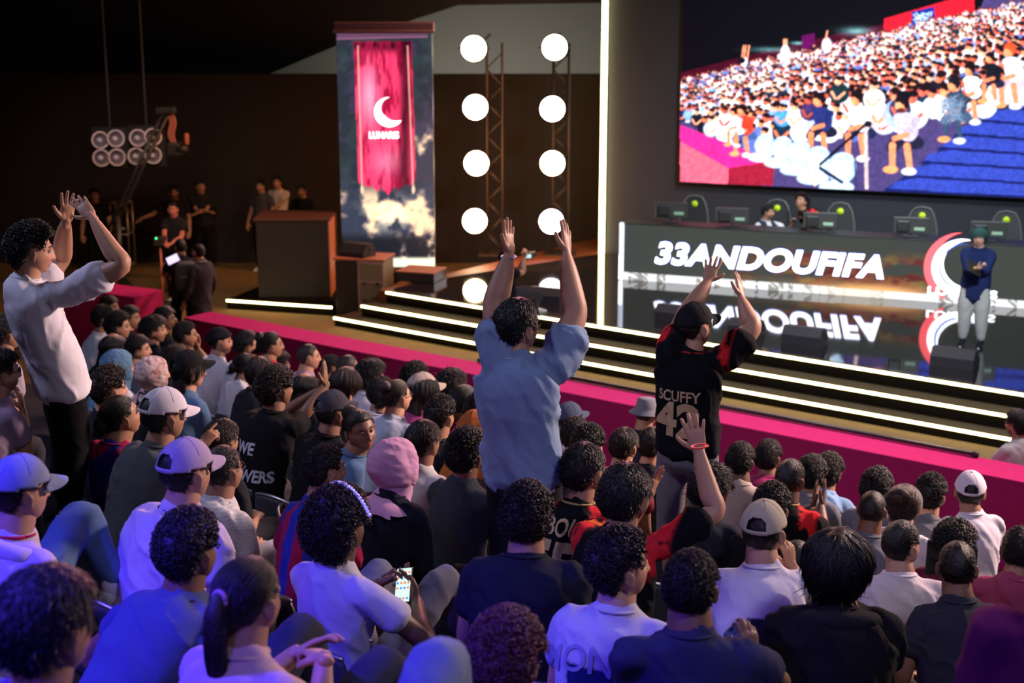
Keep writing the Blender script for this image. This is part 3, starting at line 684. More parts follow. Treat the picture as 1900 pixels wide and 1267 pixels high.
def make_chair_meshes():
    S = MB(); nU, nV = 14, 10; rows = []
    for j in range(nV + 1):
        for i in range(nU + 1):
            u = i / nU * 2 - 1; v = j / nV; rows.append((u * .225 * (1 - .06 * v), -.20 + .42 * v, .012 + .02 * u * u - .014 * math.sin(v * math.pi) * (1 - u * u) - .02 * max(0, v - .8) * 5 * .5))
    n = len(rows); f = [(j * (nU + 1) + i, j * (nU + 1) + i + 1, (j + 1) * (nU + 1) + i + 1, (j + 1) * (nU + 1) + i) for j in range(nV) for i in range(nU)]
    def shell(rows, f, t, ax):
        rows = np.array(rows); V = np.vstack([rows, rows - np.array(ax) * t]); F2 = f + [tuple(q + n for q in a[::-1]) for a in f]; ed = {}
        for a in f:
            for i in range(4): ed[a[i], a[(i + 1) % 4]] = 1
        for a, b in ed:
            if (b, a) not in ed: F2.append((b, a, a + n, b + n))
        return V, F2
    S.add(*shell(rows, f, .014, (0, 0, 1)))
    B = MB(); rows = []
    for j in range(nV + 1):
        for i in range(nU + 1):
            u = i / nU * 2 - 1; v = j / nV; wd = .225 * (1 - .16 * max(0, v - .55) ** 1.5 * 3); rows.append((u * wd, -.20 - .05 * v - .035 * (1 - u * u) + .0, .0 + .40 * v - .035 * u * u * v * v))
    B.add(*shell(rows, f, .014, (0, 1, 0)))
    rim = [(rows[(nV) * (nU + 1) + i]) for i in range(nU + 1)]
    B.add(*loft([np.array(q) + (0, -.006, 0) for q in rim], [.011] * len(rim), ref=(0, 1, 0), seg=8, sub=1), 1)
    L = MB(); L.add(*loft([(0, 0, .40), (0, 0, 0)], [.012, .012], seg=10, sub=1))
    plastic = mat('chair_plastic', (.045, .05, .06), .45); metal = mat('chair_metal', (.35, .36, .38), .35, .9)
    return S.mesh('seat', plastic), B.mesh('backrest', [plastic, metal]), L.mesh('leg', metal)
CH = None
def chair(loc, faz, seat=.42, label='', group='audience chairs'):
    global CH
    if CH is None: CH = make_chair_meshes()
    rt = empty('chair', loc, -R_(faz), label, 'chair', group)
    link('seat', CH[0], rt, Matrix.Translation((0, .02, seat - .01))); link('backrest', CH[1], rt, Matrix.Translation((0, .02, seat)))
    for x in (-.18, .18):
        for y in (-.16, .18): link('leg', CH[2], rt, Matrix.Translation((x, y, 0)) @ Matrix.Diagonal((1, 1, (seat) / .40, 1)))
    return rt

def finish_people():
    fonts = []
    for (so, txt, size, cx_, cz_, col, kw) in TEXTS:
        cu = bpy.data.curves.new('txt', 'FONT'); cu.body = txt; cu.size = 1; cu.align_x = 'CENTER'; cu.offset = kw.get('bold', .02); cu.resolution_u = 3; cu.shear = kw.get('shear', 0)
        o = bpy.data.objects.new('txt', cu); C.objects.link(o); fonts.append(o)
    objs = [p[0] for p in PEND]; mes = bake(objs + fonts)
    for (o, paint, fold, info), me in zip(PEND, mes):
        o.modifiers.clear(); o.data = me
        n = len(me.vertices); co = np.empty(n * 3); me.vertices.foreach_get('co', co); co = co.reshape(-1, 3)
        no = np.empty(n * 3); me.vertices.foreach_get('normal', no); no = no.reshape(-1, 3); sd = (hash(o.name) % 97)
        sd = sum(map(ord, o.name)) % 97
        wv = co + .05 * (np.stack([fbm(co, 7, sd + 1), fbm(co, 7, sd + 2), fbm(co, 7, sd + 3)], 1) - .5) * 2
        q = wv @ np.array([[1, .35, 0], [.2, 1, 0], [.55, .3, .30]])
        r = 1 - np.abs(fbm(q, 7.5, sd, 2) - .5) * 4; r2 = 1 - np.abs(fbm(q * (1, 1, 1.6), 17, sd + 9, 2) - .5) * 4
        dsp = 1.5 * fold * (r.clip(0) ** 2.6 - .2) + fold * .35 * (r2.clip(0) ** 2 - .3)
        co2 = co + no * dsp[:, None]; me.vertices.foreach_set('co', co2.ravel())
        while len(me.materials) == 0: me.materials.append(CLOTH)
        me.polygons.foreach_set('use_smooth', [True] * len(me.polygons)); me.update(); setcol(me, paint(co))
    for (so, txt, size, cx_, cz_, col, kw), me, fo in zip(TEXTS, mes[len(objs):], fonts):
        bm = bmesh.new(); bm.from_mesh(me); bmesh.ops.triangulate(bm, faces=bm.faces[:])
        for k in range(6): 
            L_ = [e for e in bm.edges if e.calc_length() * size > .012]
            if L_: bmesh.ops.subdivide_edges(bm, edges=L_, cuts=1); bmesh.ops.triangulate(bm, faces=bm.faces[:])
        sm = so.data; bvh = BVHTree.FromPolygons([v.co.copy() for v in sm.vertices], [tuple(p.vertices) for p in sm.polygons])
        bulge = kw.get('arc', 0); ay = R_(kw.get('az', 180)); dout = Vector((math.sin(ay), math.cos(ay), 0)); xr = Vector((-dout.y, dout.x, 0)) 
        # reading direction seen from outside
        xr = Vector((0, 0, 1)).cross(dout)
        for v in bm.verts:
            X = v.co.x * size * kw.get('sx', 1); Z = v.co.y * size + bulge * X * X
            p = xr * (cx_ + X) + Vector((0, 0, cz_ + Z)); o_ = p + dout * .6 + Vector((0, kw.get('dy', 0), 0))
            h = bvh.ray_cast(o_, -dout, 1.2)
            v.co = (h[0] + dout * .006) if h[0] is not None else (p + dout * .13)
        bm.normal_update()
        m2 = bpy.data.meshes.new('print'); bm.to_mesh(m2); bm.free(); m2.materials.append(CLOTH)
        setcol(m2, col); p = link('lettering' if txt.strip() else 'print', m2, so)
        bpy.data.objects.remove(fo)

# ------------------------------------------------------------------ painted screens
class Paint:
    def __init__(s, X, Y, base=(0, 0, 0)): s.X = X; s.Y = Y; s.c = np.tile(np.array(base, float), (len(X), 1))
    def put(s, a, col): a = np.clip(a, 0, 1)[:, None]; s.c = s.c * (1 - a) + np.array(col, float) * a
    def _sub(s, x0, x1, y0, y1): return np.nonzero((s.X > x0) & (s.X < x1) & (s.Y > y0) & (s.Y < y1))[0]
    def ell(s, x, y, rx, ry, col, ang=0, soft=1.5):
        R = max(rx, ry) + soft + 2; i = s._sub(x - R, x + R, y - R, y + R)
        if not len(i): return
        dx = s.X[i] - x; dy = s.Y[i] - y; ca, sa = math.cos(ang), math.sin(ang); u = dx * ca + dy * sa; v = -dx * sa + dy * ca
        d = (np.hypot(u / rx, v / ry) - 1) * min(rx, ry); a = np.clip(.5 - d / soft, 0, 1)[:, None]
        s.c[i] = s.c[i] * (1 - a) + np.array(col, float) * a
    def line(s, x0, y0, x1, y1, w, col, w1=None, soft=1.5):
        w1 = w if w1 is None else w1; R = max(w, w1) + soft; i = s._sub(min(x0, x1) - R, max(x0, x1) + R, min(y0, y1) - R, max(y0, y1) + R)
        if not len(i): return
        dx, dy = x1 - x0, y1 - y0; t = np.clip(((s.X[i] - x0) * dx + (s.Y[i] - y0) * dy) / (dx * dx + dy * dy + 1e-9), 0, 1)
        d = np.hypot(s.X[i] - x0 - t * dx, s.Y[i] - y0 - t * dy) - (w + (w1 - w) * t) / 2; a = np.clip(.5 - d / soft, 0, 1)[:, None]
        s.c[i] = s.c[i] * (1 - a) + np.array(col, float) * a
    def poly(s, pts, col, soft=None):
        xs = [p[0] for p in pts]; ys = [p[1] for p in pts]; i = s._sub(min(xs), max(xs), min(ys), max(ys))
        if not len(i): return
        x, y = s.X[i], s.Y[i]; ins = np.zeros(len(i), bool)
        for (x0, y0), (x1, y1) in zip(pts, pts[1:] + pts[:1]):
            if y0 == y1: continue
            ins ^= ((y0 > y) != (y1 > y)) & (x < (x1 - x0) * (y - y0) / (y1 - y0) + x0)
        s.c[i[ins]] = np.array(col, float)
def lin(c): c = np.clip(c / 255.0, 0, 4); return np.where(c <= .04045, c / 12.92, ((c + .055) / 1.055) ** 2.4)
def led_mat(name, strength):
    m = bpy.data.materials.new(name); N, L, b = nodes(m); a = N.new('ShaderNodeAttribute'); a.attribute_name = 'col'
    b.inputs['Base Color'].default_value = (.004, .004, .005, 1); b.inputs['Roughness'].default_value = .6; b.inputs['Specular IOR Level'].default_value = .05
    L.new(a.outputs['Color'], b.inputs['Emission Color']); b.inputs['Emission Strength'].default_value = strength; return m
def led_panel(name, p0, p1, z0, z1, nx, ny, painter, strength, parent, off):
    """upright display between ground points p0 and p1; painter works on where each lamp of the panel sits"""
    p0, p1 = Vector(p0), Vector(p1); u = np.linspace(0, 1, nx); v = np.linspace(0, 1, ny)
    U, Vv = np.meshgrid(u, v); P = np.zeros((nx * ny, 3)); P[:, :2] = np.array(p0[:2]) + U.reshape(-1, 1) * (np.array(p1[:2]) - np.array(p0[:2])); P[:, 2] = z0 + Vv.ravel() * (z1 - z0)
    zc = P[:, 1] * math.cos(TH) - (P[:, 2] - H) * math.sin(TH); dn = -P[:, 1] * math.sin(TH) - (P[:, 2] - H) * math.cos(TH)
    X = CX + F * P[:, 0] / zc; Y = CY + F * dn / zc
    col = painter(X, Y)
    me = bpy.data.meshes.new(name); Fc = [(j * nx + i, j * nx + i + 1, (j + 1) * nx + i + 1, (j + 1) * nx + i) for j in range(ny - 1) for i in range(nx - 1)]
    me.from_pydata((P - np.array(off)).tolist(), [], Fc); me.materials.append(led_mat(name, strength)); a = me.color_attributes.new('col', 'FLOAT_COLOR', 'POINT')
    cc = np.ones((len(P), 4)); cc[:, :3] = lin(col); a.data.foreach_set('color', cc.ravel()); return link(name, me, parent)

def paint_crowd(X, Y):
    p = Paint(X, Y, (6, 5, 12)); r = random.Random(5); P3 = np.stack([X / 40, Y / 40, 0 * X], 1)
    # far wall behind the stands
    edge = lambda x: np.interp(x, [1262, 1400, 1540, 1640, 1810, 1900, 2080], [135, 100, 66, 45, 0, -20, -60])
    p.put(((Y > edge(X)) & (Y < edge(X) + 40) & (X < 1640)) * .9, (70, 6, 30))
    p.put(g(X - 1430, 40) * g(Y - 92, 5) * .6 + g(X - 1590, 30) * g(Y - 58, 8) * .8 + g(X - 1480, 14) * g(Y - 80, 3) * .9, (120, 190, 190))
    p.poly([(1488, 66), (1512, 62), (1512, 100), (1488, 106)], (90, 8, 80))
    p.poly([(1640, 35), (1808, -14), (1808, 45), (1640, 68)], (215, 25, 45)); p.poly([(1692, 22), (1734, 12), (1734, 44), (1692, 50)], (20, 40, 140))
    for k in range(14): p.line(r.uniform(1695, 1728), r.uniform(22, 44), r.uniform(1698, 1732), r.uniform(20, 44), 2.5, (190, 220, 255))
    p.poly([(1262, 160), (1400, 132), (1540, 96), (1640, 76), (1808, 44), (1830, -12), (2085, -12), (2085, 360), (1262, 360)], (70, 58, 110))
    # steps on the right
    p.poly([(1640, 352), (1720, 300), (1790, 235), (1900, 190), (2085, 120), (2085, 372), (1640, 372)], (22, 30, 95))
    for k in range(9):
        y0 = 352 - k * 26; x0 = 1660 + k * 32
        p.poly([(x0, y0 - 14), (x0 + 60, y0 - 26), (2085, y0 + 8), (2085, y0 + 22), (x0 - 10, y0 - 2)], (48, 66, 170)); p.poly([(x0 - 10, y0 - 2), (2085, y0 + 22), (2085, y0 + 26), (x0 - 20, y0 + 3)], (20, 26, 90))
    tops = [(245, 245, 255)] * 5 + [(170, 190, 255), (130, 170, 250), (30, 30, 70), (20, 18, 34), (225, 225, 240), (90, 110, 190), (20, 40, 60), (230, 200, 220), (250, 250, 255), (250, 250, 255)]
    skins = [(255, 150, 105), (250, 120, 85), (235, 100, 80), (255, 175, 140), (190, 80, 60)]
    def fig(x, y, s, top=None, hairc=(22, 10, 18), arms=False):
        t = top or r.choice(tops); sk = r.choice(skins)
        p.ell(x + s * .15, y + s * 1.75, s * 1.45, s * 1.45, t, ang=r.uniform(-.4, .4), soft=3); p.ell(x - s * .2, y + s * 1.3, s * .6, s * .5, tuple(min(255, c * 1.1) for c in t), soft=2)
        if arms or r.random() < .35: p.line(x - s * .9, y + s * 1.6, x - s * .4, y + s * 2.5, s * .4, sk); p.line(x + s * .9, y + s * 1.7, x, y + s * 2.5, s * .4, sk)
        p.ell(x, y, s * .50, s * .64, sk, soft=2); p.ell(x + s * .1, y - s * .38, s * .50, s * .36, hairc, soft=2); p.ell(x - s * .2, y + s * .15, s * .3, s * .35, tuple(min(255, c * 1.12) for c in sk), soft=1.2)
    rows = 30
    for k in range(rows):
        t = k / (rows - 1)
        y0 = 118 + t * 150; s = 2.6 + 9.4 * t ** 1.4
        x = 1262 + r.uniform(0, 8)
        while x < 2080:
            f = (x - 1262) / 640; yy = y0 - f * (115 + 10 * t) + r.uniform(-1, 1) * (3 + s * .7); ss = s * (1 + .55 * f) * r.uniform(.8, 1.2)
            lim = 252 + max(0, min(1, (x - 1500) / 60)) * 45 - max(0, x - 1700) * .3
            bx = np.interp(yy, [-20, 60, 150, 235, 300, 352], [2080, 1930, 1890, 1800, 1730, 1640])
            if yy > edge(x) + 10 and x < bx + 6 and yy < lim and not (x < 1420 and yy > 208 + (x - 1262) * .3): fig(x, yy, ss)
            x += ss * r.uniform(1.5, 2.4)
    # magenta ledge, lower left
    p.poly([(1262, 232), (1436, 298), (1434, 340), (1262, 336)], (235, 40, 140)); p.poly([(1262, 262), (1352, 312), (1350, 342), (1262, 336)], (255, 95, 120)); p.poly([(1352, 312), (1438, 298), (1433, 345), (1350, 342)], (150, 25, 50))
    for (x, y, s, c) in [(1345, 205, 11, (240, 245, 255)), (1318, 222, 10, (200, 225, 255)), (1450, 200, 11, (70, 150, 230)), (1475, 198, 12, (250, 250, 255)), (1500, 186, 12, (60, 40, 90)), (1578, 172, 14, (250, 250, 255)), (1555, 150, 13, (20, 40, 50)), (1620, 160, 14, (245, 245, 255)), (1668, 178, 14, (40, 50, 80))]: fig(x, y, s, c, arms=True)
    def seated(x, y, s, top, leg, sk=(255, 140, 95), hairc=(22, 10, 18), shin=None):
        p.ell(x + s * 1.0, y + s * 3.8, s * 1.4, s * .8, leg, ang=.2); p.line(x - s * .2, y + s * 3.5, x - s * .9, y + s * 4.4, s * 1.25, leg)
        p.line(x - s * .9, y + s * 4.2, x - s * .9, y + s * 6.4, s * .75, shin or sk, s * .6); p.line(x + s * .6, y + s * 4.3, x + s * .9, y + s * 6.6, s * .75, shin or sk, s * .6)
        p.ell(x - s * 1.1, y + s * 6.7, s * .8, s * .4, (255, 160, 100)); p.ell(x + s * .8, y + s * 6.9, s * .8, s * .4, (230, 230, 230))
        p.ell(x + s * .6, y + s * 2.3, s * 1.15, s * 1.55, top, ang=-.25, soft=2); p.ell(x + s * .3, y + s * 1.35, s * 1.15, s * .55, top, soft=2); p.line(x + s * 1.6, y + s * 1.6, x + s * .4, y + s * 3.2, s * .75, tuple(c * .9 for c in top)); p.line(x + s * .6, y + s * 3.1, x - s * .7, y + s * 3.5, s * .55, sk)
        p.ell(x, y, s * .62, s * .80, sk, soft=1.3); p.ell(x + s * .12, y - s * .5, s * .72, s * .5, hairc); p.ell(x + s * .55, y - s * .1, s * .28, s * .55, hairc); p.ell(x - s * .25, y + s * .15, s * .35, s * .4, tuple(min(255, c * 1.15) for c in sk))
    seated(1376, 205, 12, (225, 60, 40), (60, 90, 150)); seated(1360, 208, 9, (220, 235, 255), (230, 240, 255))
    seated(1518, 186, 15, (35, 45, 110), (25, 25, 50)); seated(1588, 184, 16, (250, 250, 255), (30, 35, 70))
    seated(1872, 94, 15, (250, 250, 255), (200, 180, 200), hairc=(235, 80, 40)); seated(1798, 130, 14, (245, 245, 250), (40, 40, 60)); seated(1836, 108, 12, (20, 20, 30), (30, 30, 60))
    seated(1768, 158, 15, (52, 68, 90), (60, 80, 110), hairc=(20, 20, 30), shin=(50, 70, 100)); 
    for k in range(60): p.line(1745 + r.uniform(0, 45), 175 + r.uniform(0, 55), 1746 + r.uniform(0, 45), 178 + r.uniform(0, 55), 1.5, (110, 130, 160))
    # empty pale chairs
    for k, (x, y) in enumerate([(1420, 268), (1452, 275), (1484, 285), (1518, 298), (1562, 312)]):
        s = 1 + k * .12; p.ell(x, y, 18 * s, 20 * s, (185, 220, 255), ang=.2); p.ell(x - 3, y + 3, 12 * s, 13 * s, (215, 238, 255)); p.ell(x - 10, y + 24 * s, 22 * s, 9 * s, (200, 230, 255)); p.line(x + 16 * s, y - 12, x + 18 * s, y + 22 * s, 2.5, (30, 45, 90))
    seated(1672, 194, 18, (200, 190, 220), (30, 30, 55), sk=(255, 150, 105)); p.ell(1672, 205, 8, 5, (90, 40, 40)); p.ell(1678, 176, 15, 8, (12, 12, 24))
    p.line(1606, 232, 1608, 348, 7, (215, 190, 190)); p.line(1605, 232, 1522, 305, 5, (14, 14, 30)); p.line(1522, 312, 1562, 338, 6, (14, 14, 50)); p.line(1512, 308, 1512, 342, 7, (220, 190, 180)); p.ell(1611, 230, 7, 6, (20, 18, 30))
    for x in (1376, 1386, 1380): p.line(x, 112, x + 4, 85, 3, (255, 160, 120))
    for x in (1455, 1459): p.line(x, 100, x, 74, 4, (255, 170, 130))
    p.ell(1457, 100, 9, 16, (240, 240, 255)); p.ell(1534, 84, 9, 14, (240, 235, 250)); p.line(1532, 74, 1535, 58, 3, (255, 160, 120)); p.ell(1382, 115, 5, 9, (240, 240, 250)); p.ell(1376, 112, 7, 6, (20, 12, 26))
    n = fbm(P3, 9, 3); p.c *= (.82 + .36 * n)[:, None]
    return p.c
def paint_banner(X, Y):
    P3 = np.stack([X / 30, Y / 30, 0 * X], 1); p = Paint(X, Y, (38, 44, 52)); n = fbm(P3, 1.0, 7, 5); n2 = fbm(P3, 2.2, 17, 4)
    p.put(sst(n2, .45, .7) * .5, (70, 55, 90)); p.put(sst(fbm(P3, .8, 33), .5, .7) * .3, (50, 80, 70))
    low = sst(Y, 330, 380); right = sst(X, 745, 790) * sst(Y, 190, 260)
    cl = np.clip(n * 1.7 - .42 + .35 * g(Y - 400, 40) * g(X - 740, 60), 0, 1)
    p.put(low * .9 + right * .7, (52, 58, 76)); a = np.clip(low + right, 0, 1) * sst(cl, .38, .62); p.put(a * .85, (170, 140, 130)); p.put(np.clip(low + right, 0, 1) * sst(cl, .55, .75), (255, 215, 170)); p.put(low * g(Y - 395, 30) * g(X - 725, 40) * sst(n2, .4, .6), (255, 240, 205))
    p.put(sst(Y, 425, 450) * sst(.62 - n, -.02, .12) * .9, (22, 26, 34)); p.put(sst(Y, 474, 482) * .97, (255, 250, 215))
    # hanging red cloth
    jag = 335 + 22 * (1 - np.abs(X - 716) / 55) * 1.2 + 14 * (fbm(np.stack([X / 5, 0 * X, 0 * X], 1), 1, 3) - .5); jag = np.where(np.abs(X - 720) < 16, 362 - np.abs(X - 720) * 1.2, jag)
    x0 = 656 + (Y - 80) * .036; x1 = 764 + (Y - 80) * .03; ins = (X > x0) & (X < x1) & (Y > 77) & (Y < jag)
    cn = fbm(np.stack([X / 9, Y / 45, 0 * X], 1), 1.2, 9, 4); c = np.zeros((len(X), 3)); c[:] = (150, 14, 52); k = sst(cn, .35, .6)[:, None]; c = c * (1 - k) + np.array((245, 60, 105)) * k
    k = (g(X - 685, 16) * g(Y - 180, 55) * .8 + g(Y - 300, 25) * g(X - 722, 30) * .5)[:, None]; c = c * (1 - k) + np.array((255, 175, 200)) * k
    k = np.clip(g(Y - 84, 12) * sst(cn, .3, .6) + g(X - 752, 10) * .8, 0, 1)[:, None]; c = c * (1 - k) + np.array((55, 6, 26)) * k
    p.c[ins] = c[ins]
    for xo in (0, 1):
        p.line(664 + xo * 92, 85, 672 + xo * 95, 355, 2.0, (255, 190, 170)); p.ell(672 + xo * 95, 352, 3, 8, (240, 200, 170))
    p.poly([(625, 56), (792, 52), (793, 70), (626, 74)], (92, 62, 86)); p.line(626, 72, 793, 68, 2, (140, 90, 120))
    return p.c
def paint_desk(X, Y):
    P3 = np.stack([X / 60, Y / 28, 0 * X], 1); p = Paint(X, Y, (66, 70, 66)); n = fbm(P3, 1.4, 5, 4)
    yc = 519 + (X - 1150) * .0715; h = yc - Y
    a = sst(X, 1320, 1480) * (1 - sst(X, 1690, 1760)) * sst(n, .38, .60) * (1 - sst(h, 55 + .02 * (X - 1300), 95)); p.put(a * .85, (135, 72, 50)); p.put(a * sst(fbm(P3, 2.6, 11), .5, .7) * .9, (95, 34, 36)); p.put(a * sst(fbm(P3, 2, 41), .55, .7) * .6, (130, 130, 66))
    p.put(g(X - 1640, 90) * g(h - 12, 14) * .9 + g(X - 1560, 150) * g(h - 10, 12) * .5, (255, 190, 120))
    n2 = vnoise(np.stack([X / 9, 0 * X, 0 * X], 1), 1, 3); n3 = vnoise(np.stack([X / 5 + h * .25, h / 9, 0 * X], 1), 1, 8)
    band = h < 15; gap = (n2 > .60) & (n3 > .42); p.put(band * 1.0, (250, 252, 255)); p.put((band & gap) * .9, (150, 145, 140)); p.put(band * g(X - 1590, 80) * .9, (255, 245, 225))
    return p.c

# ------------------------------------------------------------------ the place
def slab(name, c, s, m, X=None, kind='structure', bev=0):
    V, f = box(c, s) if not bev else bbox_(c, s, bev); o = MB().add(V, f).build(name, m, smooth=False, X=X); o['kind'] = kind; return o
SNM = Matrix(((ES.x, EN.x, 0, 0), (ES.y, EN.y, 0, 0), (0, 0, 1, 0), (0, 0, 0, 1)))
tan = mat('tan_carpet', srgb(128, 104, 60), .85, noise=srgb(100, 80, 46), nscale=3, bump=.3, bscale=80)
blackm = mat('black_paint', (.012, .012, .013), .55, bump=.1, bscale=40); stepm = mat('step_black', (.006, .005, .003), .85, spec=.06)
carpet = mat('tier_carpet', (.02, .022, .035), .95, noise=(.03, .03, .045), nscale=30, bump=.3, bscale=200)
pinkm = mat('magenta_felt', srgb(198, 42, 112), .9, noise=srgb(180, 34, 100), nscale=14, bump=.25, bscale=350, spec=.15)
gloss = mat('gloss_floor', (.012, .012, .013), .045, spec=1.0, noise=(.016, .015, .016), nscale=1.5); gloss.node_tree.nodes['Principled BSDF'].inputs['IOR'].default_value = 1.9
matte = mat('stage_brown', srgb(120, 62, 30), .5, noise=srgb(96, 50, 26), nscale=6)
slab('floor', (-6, 4, -.05), (44, 70, .1), tan, SNM)
slab('floor_stage', (-7.0, 23.0, .27), (16.8, 12.0, .54), matte, SNM)
tread = mat('tread_gold', srgb(46, 35, 18), .8, noise=srgb(37, 28, 15), nscale=8)
for k, (n0, s0, z) in enumerate(((16.37, -15.8, .155), (16.65, -15.45, .35), (16.98, -15.2, .55))):
    V, f = box(((s0 + 2) / 2, n0 + .35, z / 2), (2 - s0, .70, z)); m = MB(); m.add(V, [q for i, q in enumerate(f) if i != 5]); m.add(V, [f[5]], 1)
    o = m.build('floor_step_%d' % (k + 1), [stepm, tread], smooth=False, X=SNM); o['kind'] = 'structure'
# glossy stage surface
gp = [SN(-15.2, 17.0)] + [at_z(x, y, .55) for x, y in ((740, 533), (796, 521), (1037, 483))]
e_ = gp[-1] + (gp[-1] - gp[-2]).normalized() * 3.2; gp.append(e_); gp += [SN(-6, 30), SN(1.8, 28), SN(1.8, 17.0)]
V, f = prism([(p.x, p.y) for p in gp], .541, .556); o = MB().add(V, f).build('floor_gloss', gloss, smooth=False); o['kind'] = 'structure'
warm = mat('led_warm', (1, .9, .6), .5, emit=(1, .82, .36), es=9.0)
def strip(s0, s1, n, z, lab, h=.035):
    o = MB().add(*bbox_(((s0 + s1) / 2, n, z), (s1 - s0, .03, h), .008)).build('led_strip', warm, X=SNM); tag(o, lab, 'light strip')
strip(-15.2, 1.9, 16.964, .528, 'yellow light strip along the topmost stage step'); strip(-15.45, 1.9, 16.634, .328, 'yellow light strip along the middle stage step'); strip(-15.8, 1.9, 16.354, .133, 'yellow light strip along the lowest stage step beside the ledge')
# magenta partition
slab('wall_partition', (-6.3, 12.905, .45), (17.6, .49, .9), pinkm, SNM, bev=.012)
a_, b_ = at_z(150, 538, .9), at_z(249, 551, .9); dv = (b_ - a_).normalized(); cv = (a_ + b_) / 2 - dv * .6
X = Matrix.Translation((cv.x, cv.y, 0)) @ Matrix.Rotation(math.atan2(dv.y, dv.x), 4, 'Z'); slab('wall_partition_left', (0, .3, .45), ((b_ - a_).length + 1.2, .6, .9), pinkm, X, bev=.012)
q0, q1 = at_z(887, 668, .93), at_z(1806, 842, .93)
p_ = MB().add(*cyl(q0, q1, .022)); p_.add(*cyl(q1, q1 + (q1 - q0).normalized() * .05, .03)); tag(p_.build('rail_tube', mat('rail', (.02, .02, .028), .35)), 'long dark tube lying along the back edge of the magenta ledge', 'pipe')
# seating tiers
ROWN = lambda k: 11 - .85 * k
ROWZ = lambda k: .08 + .23 * k
for k in range(0, 14):
    z = ROWZ(k); n1 = ROWN(k) + .42; n0 = -5 if k == 13 else ROWN(k) - .43
    if k == 13: n0 = -6
    o = slab('floor_tier_%d' % (k + 1), (-7, (n0 + n1) / 2, z / 2), (18.5, n1 - n0, z), carpet, SNM)
# back walls
D0 = Vector((1.82, 23.65, 0)); DV = Vector((.9326, -.3608, 0)).normalized(); DN = Vector((.3608, .9326, 0)).normalized()
W0 = D0 + DN * 2.4
def on_wall(x, y=500): return at_plane(x, y, W0, DN)
wl = on_wall(1121, 300); wall_r = mat('wall_grey', srgb(44, 48, 56), .8, noise=srgb(40, 43, 51), nscale=2)
L_ = 13.0; X = Matrix(((DV.x, DN.x, 0, wl.x), (DV.y, DN.y, 0, wl.y), (0, 0, 1, 0), (0, 0, 0, 1)))
slab('wall_right', (L_ / 2 + .06, .15, 3.8), (L_, .3, 7.6), wall_r, X)
o = MB().add(*bbox_((0, -.08, 3.9), (.085, .10, 7.0), .01)).build('led_strip', warm, X=X); tag(o, 'tall vertical yellow light strip on the corner of the grey wall', 'light strip')
YB = 28.2; ztop = at_plane(900, 138, Vector((0, YB, 0)), Vector((0, 1, 0))).z
slab('wall_back', (-9.5, YB + .15, ztop / 2), (24.5, .3, ztop), mat('drape_black', (.013, .009, .007), .85, bump=.3, bscale=4))
far = mat('far_fabric', srgb(92, 90, 84), .9); slab('wall_far', (-4, 35.2, 5), (40, .3, 10), far)
a1, a2, a3, a4 = [at_plane(x, y, Vector((0, 30, 0)), Vector((0, 1, 0))) for x, y in ((640, 78), (505, 135), (-400, 400), (-400, -300))]; a5 = at_plane(1140, 5, Vector((0, 30, 0)), Vector((0, 1, 0))); a6 = at_plane(1140, -300, Vector((0, 30, 0)), Vector((0, 1, 0)))
V, f = prism([(p.x, p.z) for p in (a1, a2, a3, Vector((a3.x, 0, 0)), Vector((-17, 0, 0)), a4, a6, a5)][:3] + [(a3.x, a4.z), (a6.x, a6.z), (a5.x, a5.z), (a5.x - 3.2, a5.z - .05)], -30.1, -30, ax=(1, 0, 0), ay=(0, 0, 1)); o = MB().add(V, f).build('wall_valance', blackm, smooth=False); o['kind'] = 'structure'
slab('wall_left', (-19.5, 12, 4), (.3, 46, 8), blackm)
# big screen
sp0, sp1 = on_wall(1263, 335), on_wall(2060, 366); zb = sp0.z; zt = 5.55
rt = empty('video_screen', (sp0.x, sp0.y, zb), 0, 'huge video screen showing a seated crowd, mounted on the grey wall', 'screen')
off = -DN * .16; w0 = Vector((sp0.x, sp0.y, 0)) + off; w1 = Vector((sp1.x, sp1.y, 0)) + off
led_panel('display', w0 - DN * .012, w1 - DN * .012, zb, zt, 560, 250, paint_crowd, 1.9, rt, (sp0.x, sp0.y, zb))
Lw = (w1 - w0).length; Xl = Matrix(((DV.x, DN.x, 0, off.x), (DV.y, DN.y, 0, off.y), (0, 0, 1, 0), (0, 0, 0, 1)))
MB().add(*box((Lw / 2, .08, (zt - zb) / 2), (Lw + .04, .15, zt - zb + .04))).build('cabinet', blackm, rt, False, Xl)
# desk with display front
ztd = at_plane(1157, 413, D0, DN).z; dl = at_plane(1158, 460, D0, DN); dr = D0 + DV * 9.6; dr.z = 0
rt = empty('stage_desk', (dl.x, dl.y, .556), 0, 'long stage desk with a lit display front reading 33ANDOUFIFA', 'desk')
Xd = Matrix(((DV.x, DN.x, 0, 0), (DV.y, DN.y, 0, 0), (0, 0, 1, 0), (0, 0, 0, 1))); Ld = (Vector((dr.x, dr.y, 0)) - Vector((dl.x, dl.y, 0))).length; hd_ = ztd - .556
led_panel('display', (dl.x, dl.y, 0), (dr.x, dr.y, 0), .558, ztd - .02, 620, 90, paint_desk, 1.15, rt, (dl.x, dl.y, .556))
MB().add(*bbox_((Ld / 2, .27, hd_ - .015), (Ld + .1, .54, .03), .006)).build('desktop', blackm, rt, False, Xd)
MB().add(*box((Ld / 2, .06, hd_ / 2 - .015), (Ld, .1, hd_ - .03))).add(*box((.02, .27, hd_ / 2 - .02), (.04, .46, hd_ - .04))).build('panel', blackm, rt, False, Xd)
MB().add(*bbox_((-.045, -.0, hd_ / 2), (.075, .06, hd_), .01)).build('edge_light', mat('led_cool', (.8, .9, 1), .4, emit=(.72, .82, 1), es=1.0), rt, True, Xd)
